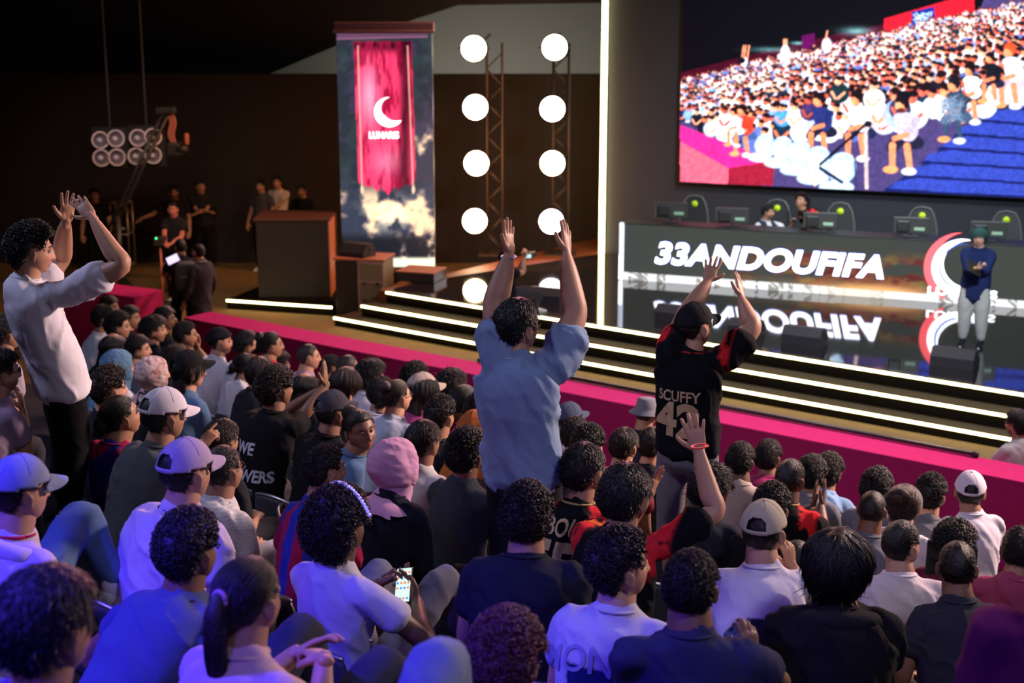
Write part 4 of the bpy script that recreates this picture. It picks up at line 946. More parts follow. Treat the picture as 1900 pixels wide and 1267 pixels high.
MB().add(*bbox_((-.045, -.035, .22), (.06, .02, .40), .006)).build('edge_light', mat('led_cool_bright', (.8, .9, 1), .4, emit=(.9, .95, 1), es=4.0), rt, True, Xd)
def a_of(x, y): p = at_plane(x, y, D0, DN); v = p - dl; return v.dot(DV), p.z - .556
def flat_text(txt, x0, x1, ytop, ybot, m, parent, X, y_off, bold, shear=0, name='lettering'):
    """x0..x1 along the panel, zt and zb heights"""
    cu = bpy.data.curves.new('t', 'FONT'); cu.body = txt; cu.size = 1; cu.offset = bold; cu.shear = shear; cu.extrude = .004; cu.space_character = 1.0 + bold
    o = bpy.data.objects.new('t', cu); C.objects.link(o); me = bake([o])[0]; bpy.data.objects.remove(o)
    n = len(me.vertices); co = np.empty(n * 3); me.vertices.foreach_get('co', co); co = co.reshape(-1, 3); mn, mx = co.min(0), co.max(0)
    q = (co - mn) / (mx - mn + 1e-9); P = np.stack([x0 + q[:, 0] * (x1 - x0), y_off - q[:, 2] * .006, ybot + q[:, 1] * (ytop - ybot)], 1)
    me.vertices.foreach_set('co', P.ravel()); me.materials.clear(); me.materials.append(m); me.update(); return link(name, me, parent, X)
ledw = mat('led_white', (1, 1, 1), .5, emit=(.93, .96, 1), es=3.2); ledr = mat('led_red', (1, .1, .1), .5, emit=(1, .10, .13), es=1.3); ledb = mat('led_blue', (.1, .2, .9), .5, emit=(.03, .08, .7), es=1.0)
xa, zt1 = a_of(1216, 446); _, zb1 = a_of(1216, 490); xb, _ = a_of(1640, 515)
flat_text('33ANDOUFIFA', xa, xb, zt1, zb1, ledb, rt, Xd, -.008, .046, .22); flat_text('33ANDOUFIFA', xa, xb, zt1 - .008, zb1 + .008, ledw, rt, Xd, -.020, .040, .22)
def moon(cx_, cz_, r, wd, a0, a1, h0, h1, n=48, peak=.55):
    """crescent stroke, tapering to both tips, outer edge on radius r"""
    V = []
    for i, t in enumerate(np.linspace(a0, a1, n)):
        u = i / (n - 1); w_ = wd * math.sin(math.pi * u ** (math.log(.5) / math.log(peak))) ** .8 + .02 * wd; c_, s_ = math.cos(R_(t)), math.sin(R_(t)); q = r - w_
        V += [(cx_ + r * c_, -h1, cz_ + r * s_), (cx_ + q * c_, -h1, cz_ + q * s_), (cx_ + r * c_, -h0, cz_ + r * s_), (cx_ + q * c_, -h0, cz_ + q * s_)]
    Fc = []
    for i in range(n - 1): b = i * 4; Fc += [(b, b + 1, b + 5, b + 4), (b, b + 4, b + 6, b + 2), (b + 1, b + 3, b + 7, b + 5)]
    return np.array(V), Fc
lx, lz = a_of(1785, 497); _, lt = a_of(1760, 443); R0 = (lt - lz) * 1.02
MB().add(*moon(lx - .02, lz, R0 * 1.22, R0 * .42, 92, 248, .004, .010, peak=.62)).build('emblem', ledr, rt, False, Xd)
MB().add(*moon(lx, lz, R0, R0 * .42, 78, 335, .004, .012)).build('emblem', ledw, rt, False, Xd)
MB().add(*moon(lx + R0 * .06, lz + R0 * .02, R0 * .82, R0 * .07, 82, 320, .012, .016)).build('emblem', ledb, rt, False, Xd)
xa, z1 = a_of(1722, 531); _, z0 = a_of(1722, 545); xb, _ = a_of(1850, 550); flat_text('LUNARIS', xa, xb, z1, z0, ledw, rt, Xd, -.012, .03)
# tall banner display
bl, br = at_z(636, 496, .55), at_z(807, 496, .55); br.y = bl.y; zbt = at_plane(640, 53, bl, Vector((0, 1, 0))).z
rt = empty('banner_display', (bl.x, bl.y, .54), 0, 'tall lit display of a red tattered banner with a white crescent', 'display')
led_panel('display', (bl.x, bl.y - .002, 0), (br.x, bl.y - .002, 0), .56, zbt, 150, 380, paint_banner, 1.5, rt, (bl.x, bl.y, .54))
wb = br.x - bl.x; hb = zbt - .54
MB().add(*box((wb / 2, .11, hb / 2), (wb, .2, hb))).build('cabinet', blackm, rt, False)
m = MB(); m.add(*bbox_((wb / 2, .05, hb + .03), (wb + .08, .3, .16), .02)); m.add(*cyl((-.04, -.12, hb - .05), (wb + .04, -.12, hb - .05), .03)); m.build('top_beam', mat('beam', srgb(88, 66, 88), .6), rt, False)
yb_ = Vector((0, bl.y, 0)); px_ = lambda x, y: (at_plane(x, y, yb_, Vector((0, 1, 0))) - bl) + Vector((0, 0, .01))
c0 = px_(722, 208); r_ = px_(748, 208).x - c0.x
MB().add(*moon(c0.x, c0.z, r_ * 1.05, r_ * .62, 88, 325, .006, .014, peak=.6)).build('emblem', ledw, rt, False)
t0, t1 = px_(685, 244), px_(740, 257); flat_text('LUNARIS', t0.x, t1.x, t0.z, t1.z, ledw, rt, Matrix.Identity(4), -.012, .03)

# light towers and blinders
metal = mat('truss_metal', (.06, .05, .045), .5, .6); lampm = mat('blinder_lamp', (1, .9, .75), .5, emit=(1, .80, .50), es=26.0); lampc = mat('blinder_lamp_cool', (1, .95, .95), .5, emit=(.92, .86, 1), es=24.0)
housing = mat('lamp_housing', (.03, .03, .03), .4, .3)
def truss(x, y, z0, z1, lab, w_=.14, group='truss towers'):
    rt = empty('truss_tower', (x, y, z0), 0, lab, 'truss', group); m = MB(); h = z1 - z0
    for a in (-1, 1):
        for b in (-1, 1): m.add(*cyl((a * w_, b * w_, .02), (a * w_, b * w_, h), .022, seg=10))
    m.build('chord', metal, rt); m = MB(); n = int(h / .3)
    for i in range(n):
        z = .1 + i * .3; s = 1 if i % 2 else -1
        m.add(*cyl((-w_ * s, -w_, z), (w_ * s, -w_, z + .28), .011, seg=6)); m.add(*cyl((-w_ * s, w_, z), (w_ * s, w_, z + .28), .011, seg=6)); m.add(*cyl((-w_, -w_ * s, z), (-w_, w_ * s, z + .28), .011, seg=6)); m.add(*cyl((w_, -w_ * s, z), (w_, w_ * s, z + .28), .011, seg=6))
    m.build('lattice', metal, rt); MB().add(*box((0, 0, .01), (.6, .6, .02))).build('base_plate', metal, rt, False); return rt
YT = 25.9; YV = Vector((0, 1, 0))
def atY(x, y, Y=YT): return at_plane(x, y, Vector((0, Y, 0)), YV)
tz = atY(930, 80, YT + .3).z
for x, lab in ((918, 'dark lattice truss tower behind the left column of round lights'), (1040, 'dark lattice truss tower behind the right column of round lights, near the yellow strip')):
    q = atY(x, 300, YT + .35); truss(q.x, q.y, .54, tz, lab)
rows_ = ['topmost', 'second from the top', 'third from the top', 'lowest']
for col, (xs, ys) in enumerate((((879, 882, 884, 881), (90, 199, 303, 410)), ((1029, 1025, 1025, 1023), (88, 202, 303, 411)))):
    for k in range(4):
        p = atY(xs[k], ys[k]); rt = empty('blinder_light', p, 0, 'round glowing stage light, %s in the %s' % (rows_[k], ('column beside the red banner', 'column beside the vertical strip')[col]), 'stage light', 'round glowing stage lights on towers')
        aim = (Vector((0, 0, H)) - p).normalized(); Xr = Matrix.Translation((0, 0, 0)) @ aim.to_track_quat('Z', 'Y').to_matrix().to_4x4()
        V, f = lathe([(0, -.16), (.12, -.15), (.20, -.06), (.238, .0), (.238, .02), (.225, .02), (.222, .0)], 32); MB().add(V, f).build('housing', housing, rt, True, Xr)
        V, f = lathe([(.222, .002), (.15, .016), (.0, .022)], 32); MB().add(V, f).build('lens', lampc if (k in (1,) or col == 1 and k == 3) else lampm, rt, True, Xr)
        MB().add(*loft([(-.26, .0, -.05), (-.27, 0, -.2), (0, 0, -.24), (.27, 0, -.2), (.26, 0, -.05)], [.012] * 5, seg=8, sub=2)).add(*cyl((0, 0, -.22), (.1 if col == 1 else .30, 0.25, -.42), .02)).build('yoke', metal, rt, True, Xr)
area('blinder_back_glow', (-.4, 24.3, 2.0), (-.4, 28.2, 2.0), 2.6, 150, (1, .40, .13), 2.6)  # unseen panel added to put a warm glow on the wall behind
# unlit lamp clusters in the dark
def atYY(x, y, Y): return at_plane(x, y, Vector((0, Y, 0)), YV)
ringm = mat('lamp_ring', (.75, .68, .72), .4); bowl = mat('lamp_bowl', (.30, .27, .30), .25, .4); bulb = mat('lamp_bulb', (.75, .75, .85), .3)
for ci, (cxs, lab) in enumerate((([(186, 260), (215, 257), (188, 293), (217, 292)], 'cluster of four unlit round lamps hanging clear of the crane'), ([(256, 256), (284, 254), (253, 290), (284, 288)], 'cluster of four unlit round lamps partly behind the crane arm'))):
    c = [atYY(x, y, 24.5) for x, y in cxs]; ce = sum(c, Vector()) / 4; rt = empty('lamp_cluster', ce, 0, lab, 'stage light', 'unlit lamp clusters')
    for k, q in enumerate(c):
        Xr = Matrix.Translation(q - ce) @ (Vector((0, 0, H)) - q).normalized().to_track_quat('Z', 'Y').to_matrix().to_4x4() @ Matrix.Rotation(R_(14), 4, 'Y')
        V, f = lathe([(.02, -.12), (.09, -.10), (.128, .0)], 28); o = MB().add(V, f).build('lamp', bowl, rt, True, Xr); V, f = lathe([(.122, -.01), (.126, .012), (.15, .012), (.15, -.03), (.12, -.12)], 28); MB().add(V, f).build('rim', ringm, o)
        V, f = sphere_dirs(14, 10); MB().add(V * .045 + (0, 0, -.06), f).build('bulb', bulb, o)
    MB().add(*box((0, .16, 0), (.62, .05, .70))).add(*cyl((0, .16, .3), (0, .16, 2.6), .02)).build('frame', housing, rt, False)
spot('lamp_cluster_rim', (-5.2, 20.5, 5.0), (-6.8, 24.5, 3.4), 120, (.95, .8, 1), 24, .8)

# ---- crane, cases and boxes to the left
dk = mat('dark_gear', (.03, .028, .028), .4); alu = mat('aluminium', (.45, .43, .4), .35, .8); orangy = mat('case_side', srgb(150, 120, 110), .6); greyc = mat('case_grey', srgb(120, 108, 84), .5, noise=srgb(104, 92, 70), nscale=5)
cb = at_z(222, 560, 0); rt = empty('camera_crane', (cb.x, cb.y, 0), 0, 'dark camera crane with its arm raised across the unlit lamps', 'camera crane')
Yc = cb.y; A1 = atYY(218, 400, Yc) - cb; A2 = atYY(308, 208, Yc) - cb; A0 = A1 + (A1 - A2) * .25
m = MB()
for o1 in (-.05, .05): m.add(*cyl(A0 + Vector((o1, 0, 0)), A2 + Vector((o1, 0, 0)), .028)); 
for k in range(16): 
    t = k / 16; m.add(*cyl(A0.lerp(A2, t) + Vector((-.05, 0, 0)), A0.lerp(A2, t + .06) + Vector((.05, 0, 0)), .012, seg=6))
m.build('arm', dk, rt)
m = MB(); m.add(*cyl((A1.x, 0, .02), (A1.x, 0, A1.z), .05)); m.add(*cyl((A1.x - .5, -.3, .03), (A1.x, 0, .5), .03)); m.add(*cyl((A1.x + .5, -.3, .03), (A1.x, 0, .5), .03)); m.add(*cyl((A1.x, .5, .03), (A1.x, 0, .5), .03)); m.build('tripod', dk, rt)
copper = mat('cable_copper', srgb(190, 110, 90), .4)
m = MB(); e = A2
for k in range(5): r0 = rnd.uniform(-.05, .1); m.add(*loft([e + Vector((r0, 0, .05)), e + Vector((.1 + r0, .02, -.15)), e + Vector((.06 + r0, 0, -.4)), e + Vector((.16 + r0 * .5, 0, -.62))], [.016] * 4, seg=6, sub=4))
m.build('cable', copper, rt)
MB().add(*bbox_(e + Vector((.0, 0, .03)), (.34, .2, .12), .03)).build('gimbal', dk, rt, False); m = MB(); m.add(*bbox_(e + Vector((.12, 0, -.62)), (.22, .3, .22), .03)); m.build('head', dk, rt, False); MB().add(*cyl(e + Vector((.2, -.1, -.62)), e + Vector((.36, -.2, -.6)), .06)).build('lens', dk, rt)
MB().add(*bbox_(e + Vector((.34, -.05, -.45)), (.07, .1, .2), .03)).build('camera', copper, rt)
# tall rack frame
p = at_z(232, 500, 0); zt_ = at_plane(230, 376, p, YV).z; rt = empty('equipment_rack', (p.x, p.y, 0), 0, 'upright metal equipment rack behind the clapping man in white', 'rack')
m = MB(); 
for a in (-.16, .16):
    for b in (-.2, .2): m.add(*cyl((a, b, 0), (a, b, zt_), .016, seg=8))
for z in (.1, zt_ * .55, zt_):
    for b in (-.2, .2): m.add(*cyl((-.16, b, z), (.16, b, z), .016, seg=8))
    for a in (-.16, .16): m.add(*cyl((a, -.2, z), (a, .2, z), .016, seg=8))
m.build('frame', alu, rt); MB().add(*bbox_((0, 0, zt_ * .62), (.28, .36, .22), .01)).add(*bbox_((0, 0, zt_ * .85), (.28, .36, .12), .01)).build('amplifier', dk, rt, False)
MB().add(*box((0, -.185, zt_ * .64), (.2, .01, .03))).build('display', mat('green_dim', (.1, .2, .1), .5, emit=(.4, .5, .3), es=.15), rt, False)
# low riser with strip, big black box
r0, r1 = at_z(421, 556, .16), at_z(617, 569, .16); dv = (r1 - r0).normalized(); dn = Vector((-dv.y, dv.x, 0)); Lr = (r1 - r0).length
Xr = Matrix(((dv.x, dn.x, 0, r0.x), (dv.y, dn.y, 0, r0.y), (0, 0, 1, 0), (0, 0, 0, 1)))
slab('floor_riser', (Lr / 2, 1.6, .08), (Lr, 3.2, .16), stepm, Xr); o = MB().add(*bbox_((Lr / 2, -.02, .15), (Lr, .03, .035), .008)).build('led_strip', warm, X=Xr); tag(o, 'short yellow light strip in front of the big black counter', 'light strip')
q = at_z(480, 552, .16); q2 = at_z(610, 556, .16); zt2 = at_plane(480, 408, q, YV).z
rt = empty('counter', (q.x, q.y, .16), 0, 'big black counter box with an orange lit side and people behind it', 'counter'); wq = q2.x - q.x
MB().add(*bbox_((wq / 2, .5, (zt2 - .16) / 2), (wq, 1.0, zt2 - .16), .012)).build('front', mat('counter_black', (.02, .016, .014), .6), rt, False)
MB().add(*bbox_((wq + .012, .5, (zt2 - .16) / 2), (.02, 1.0, zt2 - .18), .004)).build('side_panel', mat('counter_side', srgb(190, 120, 84), .6), rt, False)  # orange light on the black box is put into this side's colour
MB().add(*bbox_((wq / 2, .5, zt2 - .16), (wq + .08, 1.06, .04), .008)).build('top', mat('counter_top', srgb(80, 50, 40), .5), rt, False)
# flight cases
q = at_z(668, 588, 0); zt3 = at_plane(668, 482, q, YV).z; rt = empty('flight_case', (q.x, q.y, 0), R_(-12), 'grey road case with latches at the left end of the steps', 'case')
MB().add(*bbox_((-.21, .33, zt3 / 2), (.42, .64, zt3 - .08), .01)).build('case_body', mat('case_dark', (.016, .014, .013), .5), rt, False)
MB().add(*bbox_((.215, .3, zt3 / 2), (.41, .62, zt3 - .08), .01)).build('case_panel', greyc, rt, False)
m = MB()
for z in (.06, zt3 * .62, zt3 - .04): m.add(*bbox_((.2, -.015, z), (.45, .02, .035), .004))
for x in (.0, .42): m.add(*bbox_((x, -.015, zt3 / 2), (.03, .02, zt3 - .1), .004))
m.build('edge_trim', alu, rt, False); [MB().add(*bbox_((x, -.03, z), (.05, .02, .05), .006)).build('latch', dk, rt, False) for x in (.1, .32) for z in (zt3 * .3, zt3 * .6)]
MB().add(*bbox_((0, .32, zt3), (.88, .68, .035), .008)).build('lid', mat('case_lid', srgb(150, 90, 64), .6), rt, False)  # lid colour carries the orange light falling on the case top
for x in (-.3, .3):
    for y in (.08, .55): MB().add(*cyl((x - .02, y, .035), (x + .02, y, .035), .035)).build('caster', dk, rt)
def wedge(loc, rz, lab, s=1.0, face=0):
    rt = empty('floor_monitor', loc, rz, lab, 'speaker', 'wedge stage monitors'); w2 = .30 * s
    prof = [(-.20, 0), (.20, 0), (.22, .07), (.06, .24), (-.10, .26), (-.20, .14)]; prof = [(a * s, b * s) for a, b in prof]
    V, f = prism(prof, -w2, w2, ax=(0, 1, 0), ay=(0, 0, 1)); MB().add(V, f).build('cabinet', mat('speaker_black', (.018, .018, .022), .6, bump=.3, bscale=300), rt, False)
    for y, z, r in ((.0, .15, .035), (.05, .07, .028)):
        for sx in (-1, 1): MB().add(*cyl((sx * (w2 - .002), y * s, z * s), (sx * (w2 + .006), y * s, z * s), r * s)).build('port', mat('port_dark', (.004, .004, .006), .8), rt)
    V, f = box((0, 0, 0), (w2 * 1.9, .012, .21 * s)); MB().add(V, f).build('grille', mat('grille_metal', (.03, .03, .035), .4, .5, bump=.5, bscale=500), rt, False, Matrix.Translation((0, .148 * s, .160 * s)) @ Matrix.Rotation(R_(43), 4, 'X'))
    return rt
for (x, y, rz, lab, s) in ((1238, 604, -30, 'black wedge speaker at the left under the reflected lettering', .88), (1370, 628, -30, 'black wedge speaker behind the raised arm of the man numbered 42', .78), (1478, 648, -30, 'black wedge speaker under the middle of the reflected lettering', .92), (1758, 690, -30, 'black wedge speaker at the feet of the presenter with green hair', .92), (1000, 570, -25, 'black wedge speaker beside the man in the blue polo shirt', .9)):
    p = at_z(x, y - 6, .556); p = p + EN * .25; wedge(p, R_(rz), lab, s)
p = at_plane(662, 478, q, YV); wedge(Vector((p.x - .02, q.y + .3, zt3 + .02)), R_(150), 'black wedge speaker standing on the grey road case', .85)
# low black platform box
p = at_z(770, 524, .556); rt = empty('low_platform', (p.x, p.y, .556), R_(-18), 'low black platform box with an orange lit top in front of the banner', 'platform')
MB().add(*bbox_((0, .3, .08), (.68, .6, .155), .008)).build('base', dk, rt, False); MB().add(*bbox_((0, .3, .165), (.70, .62, .02), .004)).build('top', mat('platform_top', srgb(140, 84, 64), .6), rt, False)  # orange light on the black box is painted into its top

# gaming chairs, monitors on the desk
gcm = mat('gaming_black', (.022, .024, .026), .45); gcg = mat('gaming_edge', srgb(84, 92, 92), .5); lime = mat('lime_print', srgb(190, 230, 30), .6)
def gaming_chair(a, lab):
    loc = dl + DV * a + DN * 1.05; loc.z = .556; rt = empty('gaming_chair', loc, math.atan2(DV.y, DV.x), lab, 'chair', 'gaming chairs behind the stage desk')
    prof = [(-.20, .0), (.20, .0), (.26, .35), (.22, .62), (.12, .82), (-.12, .82), (-.22, .62), (-.26, .35)]
    Xb = Matrix.Translation((0, .22, .46)) @ Matrix.Rotation(R_(-8), 4, 'X')
    V, f = prism(prof, -.05, .05, ax=(1, 0, 0), ay=(0, 0, 1)); o = MB().add(V, f).build('backrest', gcm, rt, False, Xb)
    MB().add(*loft([(x * .98, -.055, z) for x, z in prof[1:]], [.018] * 7, ref=(0, 1, 0), seg=6, sub=2)).build('piping', gcg, o); V, f = cyl((0, -.06, .70), (0, -.05, .70), .055); MB().add(V, f).build('badge', lime, o)
    MB().add(*bbox_((0, -.02, .46), (.52, .5, .12), .04)).build('seat', gcm, rt); MB().add(*cyl((0, 0, .08), (0, 0, .42), .03)).build('gas_lift', dk, rt)
    for k in range(5): a_ = k * 1.2566; MB().add(*cyl((0, 0, .09), (.3 * math.cos(a_), .3 * math.sin(a_), .06), .02)).add(*cyl((.3 * math.cos(a_), .3 * math.sin(a_) - .02, .028), (.3 * math.cos(a_), .3 * math.sin(a_) + .02, .028), .028)).build('leg', dk, rt)
    for s in (-1, 1): MB().add(*bbox_((s * .29, .02, .68), (.06, .26, .03), .01)).add(*cyl((s * .27, .05, .46), (s * .29, .05, .67), .015)).build('armrest', gcm, rt)
mon = mat('monitor_grey', srgb(58, 62, 60), .4)
names = ['at the left end of the stage desk', 'second from the left end of the stage desk', 'in front of the leaning player', 'in front of the empty chair left of the presenter', 'half hidden behind the presenter with green hair']
for k, x in enumerate((1236, 1350, 1515, 1686, 1832)):
    a, _ = a_of(x, 430); loc = dl + DV * a + DN * .30; loc.z = ztd + .002
    rt = empty('computer_monitor', loc, math.atan2(DV.y, DV.x) + R_(8), 'dark computer monitor ' + names[k], 'monitor', 'monitors on the stage desk')
    z0 = .02 if k != 0 else .06; MB().add(*bbox_((0, 0, z0 + .15), (.54, .04, .26), .01)).build('screen_back', mon, rt, False); MB().add(*bbox_((-.12, -.03, z0 + .14), (.2, .05, .18), .02)).build('housing', gcm, rt, False)
    MB().add(*box((0, .022, z0 + .15), (.51, .004, .23))).build('screen', mat('monitor_glow', (.1, .1, .1), .3, emit=(.5, .6, .7), es=.6), rt, False)
    MB().add(*box((.13, -.024, z0 + .10), (.16, .008, .05))).build('label', mat('pale_print', srgb(150, 190, 160), .5), rt, False); MB().add(*bbox_((0, .03, .01), (.24, .2, .02), .006)).add(*bbox_((0, .03, .08), (.04, .03, .14), .006)).build('stand', gcm, rt, False)
for x, lab in ((1252, 'black gaming chair with a green dot at the left end of the desk'), (1412, 'black gaming chair with a green dot behind the seated player'), (1535, 'black gaming chair with a green dot beside the leaning player'), (1695, 'black gaming chair with a green dot, empty, left of the presenter'), (1860, 'black gaming chair with a green dot right of the presenter')):
    a, _ = a_of(x, 430); gaming_chair(a + .0, lab)

# ------------------------------------------------------------------ who sits where
LOOKP = Vector((8.5, 19.0, 0))
def az_to(p, q): d = q - p; return math.degrees(math.atan2(d.x, d.y))
def px_arm(d, zc, M=None):
    o = {}
    for k, v in d.items():
        if k in ('e', 'w', 'h', 'sh') and len(v) == 3 and abs(v[0]) > 3: o[{'e': 'ep', 'w': 'wp', 'h': 'hp', 'sh': 'sh'}[k]] = at_depth(v[0], v[1], zc + v[2])
        else: o[k] = v
    return o
LIGHT = (.44, .24, .155); MID = (.33, .175, .105); BROWN = (.20, .10, .06); DARK = (.11, .055, .035)
WHITE = (.62, .62, .66); PALE = (.50, .52, .58); BLACK = (.005, .005, .007); CHAR = (.014, .015, .019); NAVY = (.02, .03, .08); GREY = (.13, .135, .16); DENIM = (.07, .13, .24); LILAC = (.50, .42, .58)
def seat_person(px, py, label, who, dz=0, zc=None, look=None, body=None, arms=None, chair_on=True, **kw):
    r = ray(px, py); o = Vector((0, 0, H))
    # head height follows the rake of the tiers
    t = (4.25 + dz - H) / (r.z + .27 * r.dot(EN)); P = o + r * t
    if zc: P = o + r * zc
    zc = depth_of(P); n = P.dot(EN); k = int(round((11 - n) / .85)); k = max(0, min(13, k))
    la = az_to(P, LOOKP) + (look or 0); ba = (36.7 * .55 + (az_to(P, LOOKP)) * .45) if body is None else az_to(P, LOOKP) + body
    fw = Vector(dirw(ba)); hipn = min(max(n - .20, ROWN(k) - .30), ROWN(k) + .0); hip = Vector((P.x, P.y, 0)); hip = hip - fw * .16; dn = hipn - hip.dot(EN); hip = hip + EN * max(-.25, min(.25, dn))
    hip.z = ROWZ(k); lod = kw.pop('lod', 0 if zc < 7.6 else (1 if zc < 11.5 else 2))
    kw.setdefault('hs', 1.0)
    arms = {s: px_arm(a, zc) for s, a in (arms or {}).items()}
    lp = kw.pop('legpx', None)
    if lp: kw['legpose'] = {s: {q: at_depth(v[0], v[1], zc + v[2]) for q, v in d.items()} for s, d in lp.items()}
    if chair_on: chair(hip, ba, label='dark grey shell chair under the ' + who, seat=.42)
    return person(label, hip, ba, P, look=la, lod=lod, arms=arms, **kw)
def stander(px, py, zc, label, who, footz, body=0, look=0, arms=None, back=.04, chair_on=True, **kw):
    P = at_depth(px, py, zc); ba = az_to(P, LOOKP) + body; la = az_to(P, LOOKP) + look; fw = Vector(dirw(ba)); r = Vector((P.x + kw.pop('rx', 0), P.y, 0)) - fw * back; r.z = footz
    arms = {s: px_arm(a, zc) for s, a in (arms or {}).items()}
    return person(label, r, ba, P, look=la, stand=True, arms=arms, **kw)
def tier_at(P): n = P.dot(EN); return ROWZ(max(0, min(13, int(round((11 - n) / .85)))))
jb = np.array([0.004, 0.005, 0.007])
def jersey(info_holder=None, nbz=None):
    """black shirt with red flame shoulders and a gold hem"""
    def fn(co):
        c = np.tile(jb, (len(co), 1)); c *= (1 + 2.2 * np.clip(fbm(co, 11, 21) - .5, 0, 1))[:, None]
        zt = np.percentile(co[:, 2], 97); x = np.abs(co[:, 0]); fl = fbm(co * (1.2, 1.2, .7), 16, 8)
        a = sst(x + (co[:, 2] - zt) * .55 + .10 * (fl - .5), .085, .10) * sst(co[:, 2], zt - .24, zt - .20); red = np.array([.62, .02, .03]); a = a * (1 - sst(x, .205, .23))
        c = c * (1 - a[:, None]) + red * a[:, None]; s_ = a * sst(fbm(co * (1, 1, .4), 26, 5), .56, .60); c = c * (1 - s_[:, None]) + jb * s_[:, None]
        s_ = a * sst(fbm(co, 12, 31), .70, .73); c = c * (1 - s_[:, None]) + np.array([.6, .18, .02]) * s_[:, None]; return c
    return fn
def barca(co):
    a = np.arctan2(co[:, 0], -co[:, 1] + .3); s_ = (np.sin(co[:, 0] * 55) > 0)[:, None]; return np.where(s_, np.array([[.30, .01, .05]]), np.array([[.02, .03, .28]]))
def blotch(base, spot, sc_=14, th_=.55):
    return lambda co: np.where((fbm(co, sc_, 13) > th_)[:, None], np.array([spot]), np.array([base]))
def denimp(co): return np.array(DENIM)[None] * (.8 + .5 * fbm(co, 30, 3))[:, None]
def ribbed(co): return np.array(WHITE)[None] * (.86 + .14 * np.sin(co[:, 2] * 420))[:, None]
QUEUE = []
def SP(px, py, label, who, **kw): QUEUE.append([px, py, label, who, kw])
def seat_all():
    """let crowded neighbours slide along the rows until nobody sits in anybody else's lap"""
    o = Vector((0, 0, H)); Z = []; R = []
    for px, py, _, _, kw in QUEUE:
        r = ray(px, py); t = (4.25 + kw.get('dz', 0) - H) / (r.z + .27 * r.dot(EN)); R.append(r); Z.append(kw.get('zc') or t)
    Z0 = list(Z); n = len(Z)
    for it in range(220):
        P = [o + R[i] * Z[i] for i in range(n)]; mv = 0
        for i in range(n):
            for j in range(i + 1, n):
                d = P[i] - P[j]; d.z = 0; ds = abs(d.dot(ES)); dn_ = abs(d.dot(EN)); need = 1 - math.hypot(ds / .50, dn_ / .74)
                if need > 0:
                    a, b = (i, j) if QUEUE[i][1] > QUEUE[j][1] else (j, i); st = .03 * min(1, need * 2 + .2)
                    if Z[a] > Z0[a] - .9: Z[a] -= st
                    if Z[b] < Z0[b] + .9: Z[b] += st
                    mv += 1
        if not mv: break
    for i, (px, py, la, who, kw) in enumerate(QUEUE):
        kw['hs'] = kw.get('hs', 1.0) * min(1.14, max(.93, Z[i] / Z0[i])); kw['zc'] = Z[i]; kw.pop('dz', None); seat_person(px, py, la, who, **kw)
CLAP = lambda: {'L': dict(hw=(.02, .24, -.02), hd=(.25, .15, 1), palm=(1, 0, 0), kind='flat', pole=(.9, 0, -.6)), 'R': dict(hw=(.02, .24, -.02), hd=(-.1, .15, 1), palm=(-1, 0, 0), kind='flat', pole=(.9, 0, -.6))}
CHIN = lambda s='R': {s: dict(hw=(.03, .10, -.14), hd=(.0, .2, 1), palm=(-.2, -1, 0), kind='curl', pole=(.4, .6, -1))}

# --- three standing supporters
P_ = at_depth(960, 607, 6.8); fz = tier_at(P_) + .42
stander(960, 607, 6.8, 'standing person in a light blue polo shirt with both arms raised, blue wristband', '', fz, body=-8, look=12, rx=.05, bw=1.16, bd=1.3, armw=1.45, hs=1.06, tone=LIGHT, hair='short', hc=(.012, .01, .014), lod=0, fold=.016,
        shirt=(.21, .31, .47), collar=(.32, .44, .62), sleeve=.50, legs=(.012, .012, .02), hats=[('glasses', (1, 1, 1))], shirtlen=-.02,
        arms={'L': dict(sh=(925, 672, .0), e=(922, 567, .06), w=(944, 472, .10), h=(942, 402, .12), palmw=(.8, -.6, 0), kind='open', hi=1, hs=1.05), 'R': dict(sh=(1036, 672, .0), e=(1063, 584, .08), w=(1052, 470, .16), h=(1050, 412, .22), palmw=(-.8, .6, 0), kind='open', hi=1, hs=1.05)}, group='standing supporters')
pr = P_ ; b_ = MB(); b_.add(*loft([at_depth(944, 476, 6.9) + Vector((.035 * math.cos(a), .031 * math.sin(a), .004 * math.sin(a))) for a in np.linspace(0, 6.283, 17)], [(.002, .008)] * 17, ref=(0, 0, 1), seg=8, sub=1, cap=False))
tag(b_.build('wristband', mat('wristband_blue', (.05, .35, .65), .4)), 'light blue wristband on the raised arm of the man in the polo shirt', 'wristband')
fc = Vector((P_.x, P_.y, 0)); chair(fc.xyz + Vector((0, 0, tier_at(P_))), 40, label='grey shell chair that the man in the light blue polo stands on')
P_ = at_depth(1288, 604, 8.2); fz = tier_at(P_) + .42
stander(1288, 606, 8.2, 'standing person in a black jersey numbered 42 and black cap, arms raised', '', fz, body=-2, look=18, bw=1.12, bd=1.2, armw=1.35, hs=1.08, tone=LIGHT, beard=.6, hair='buzz', lod=0, fold=.008, shirt=BLACK, paint=jersey(), collar=(.4, .03, .03), sleeve=.55, legs=(.15, .145, .16), shirtlen=-.02,
        hats=[('capclosed', (.012, .012, .016), 4)], arms={'L': dict(sh=(1240, 662, 0), e=(1272, 592, .08), w=(1313, 522, .16), h=(1325, 478, .2), palmw=(.2, 1, .2), kind='spread', hi=1), 'R': dict(sh=(1352, 662, 0), e=(1392, 608, .04), w=(1376, 552, .14), h=(1370, 512, .2), palmw=(-.7, .6, 0), kind='open', hi=1)},
        texts=[('SCUFFY', .088, .005, 0, (.50, .36, .22), dict(bold=.02, rel=-.245, sx=.85)), ('42', .27, .0, 0, (.50, .36, .20), dict(bold=.04, rel=-.45, sx=1.05))], group='standing supporters')
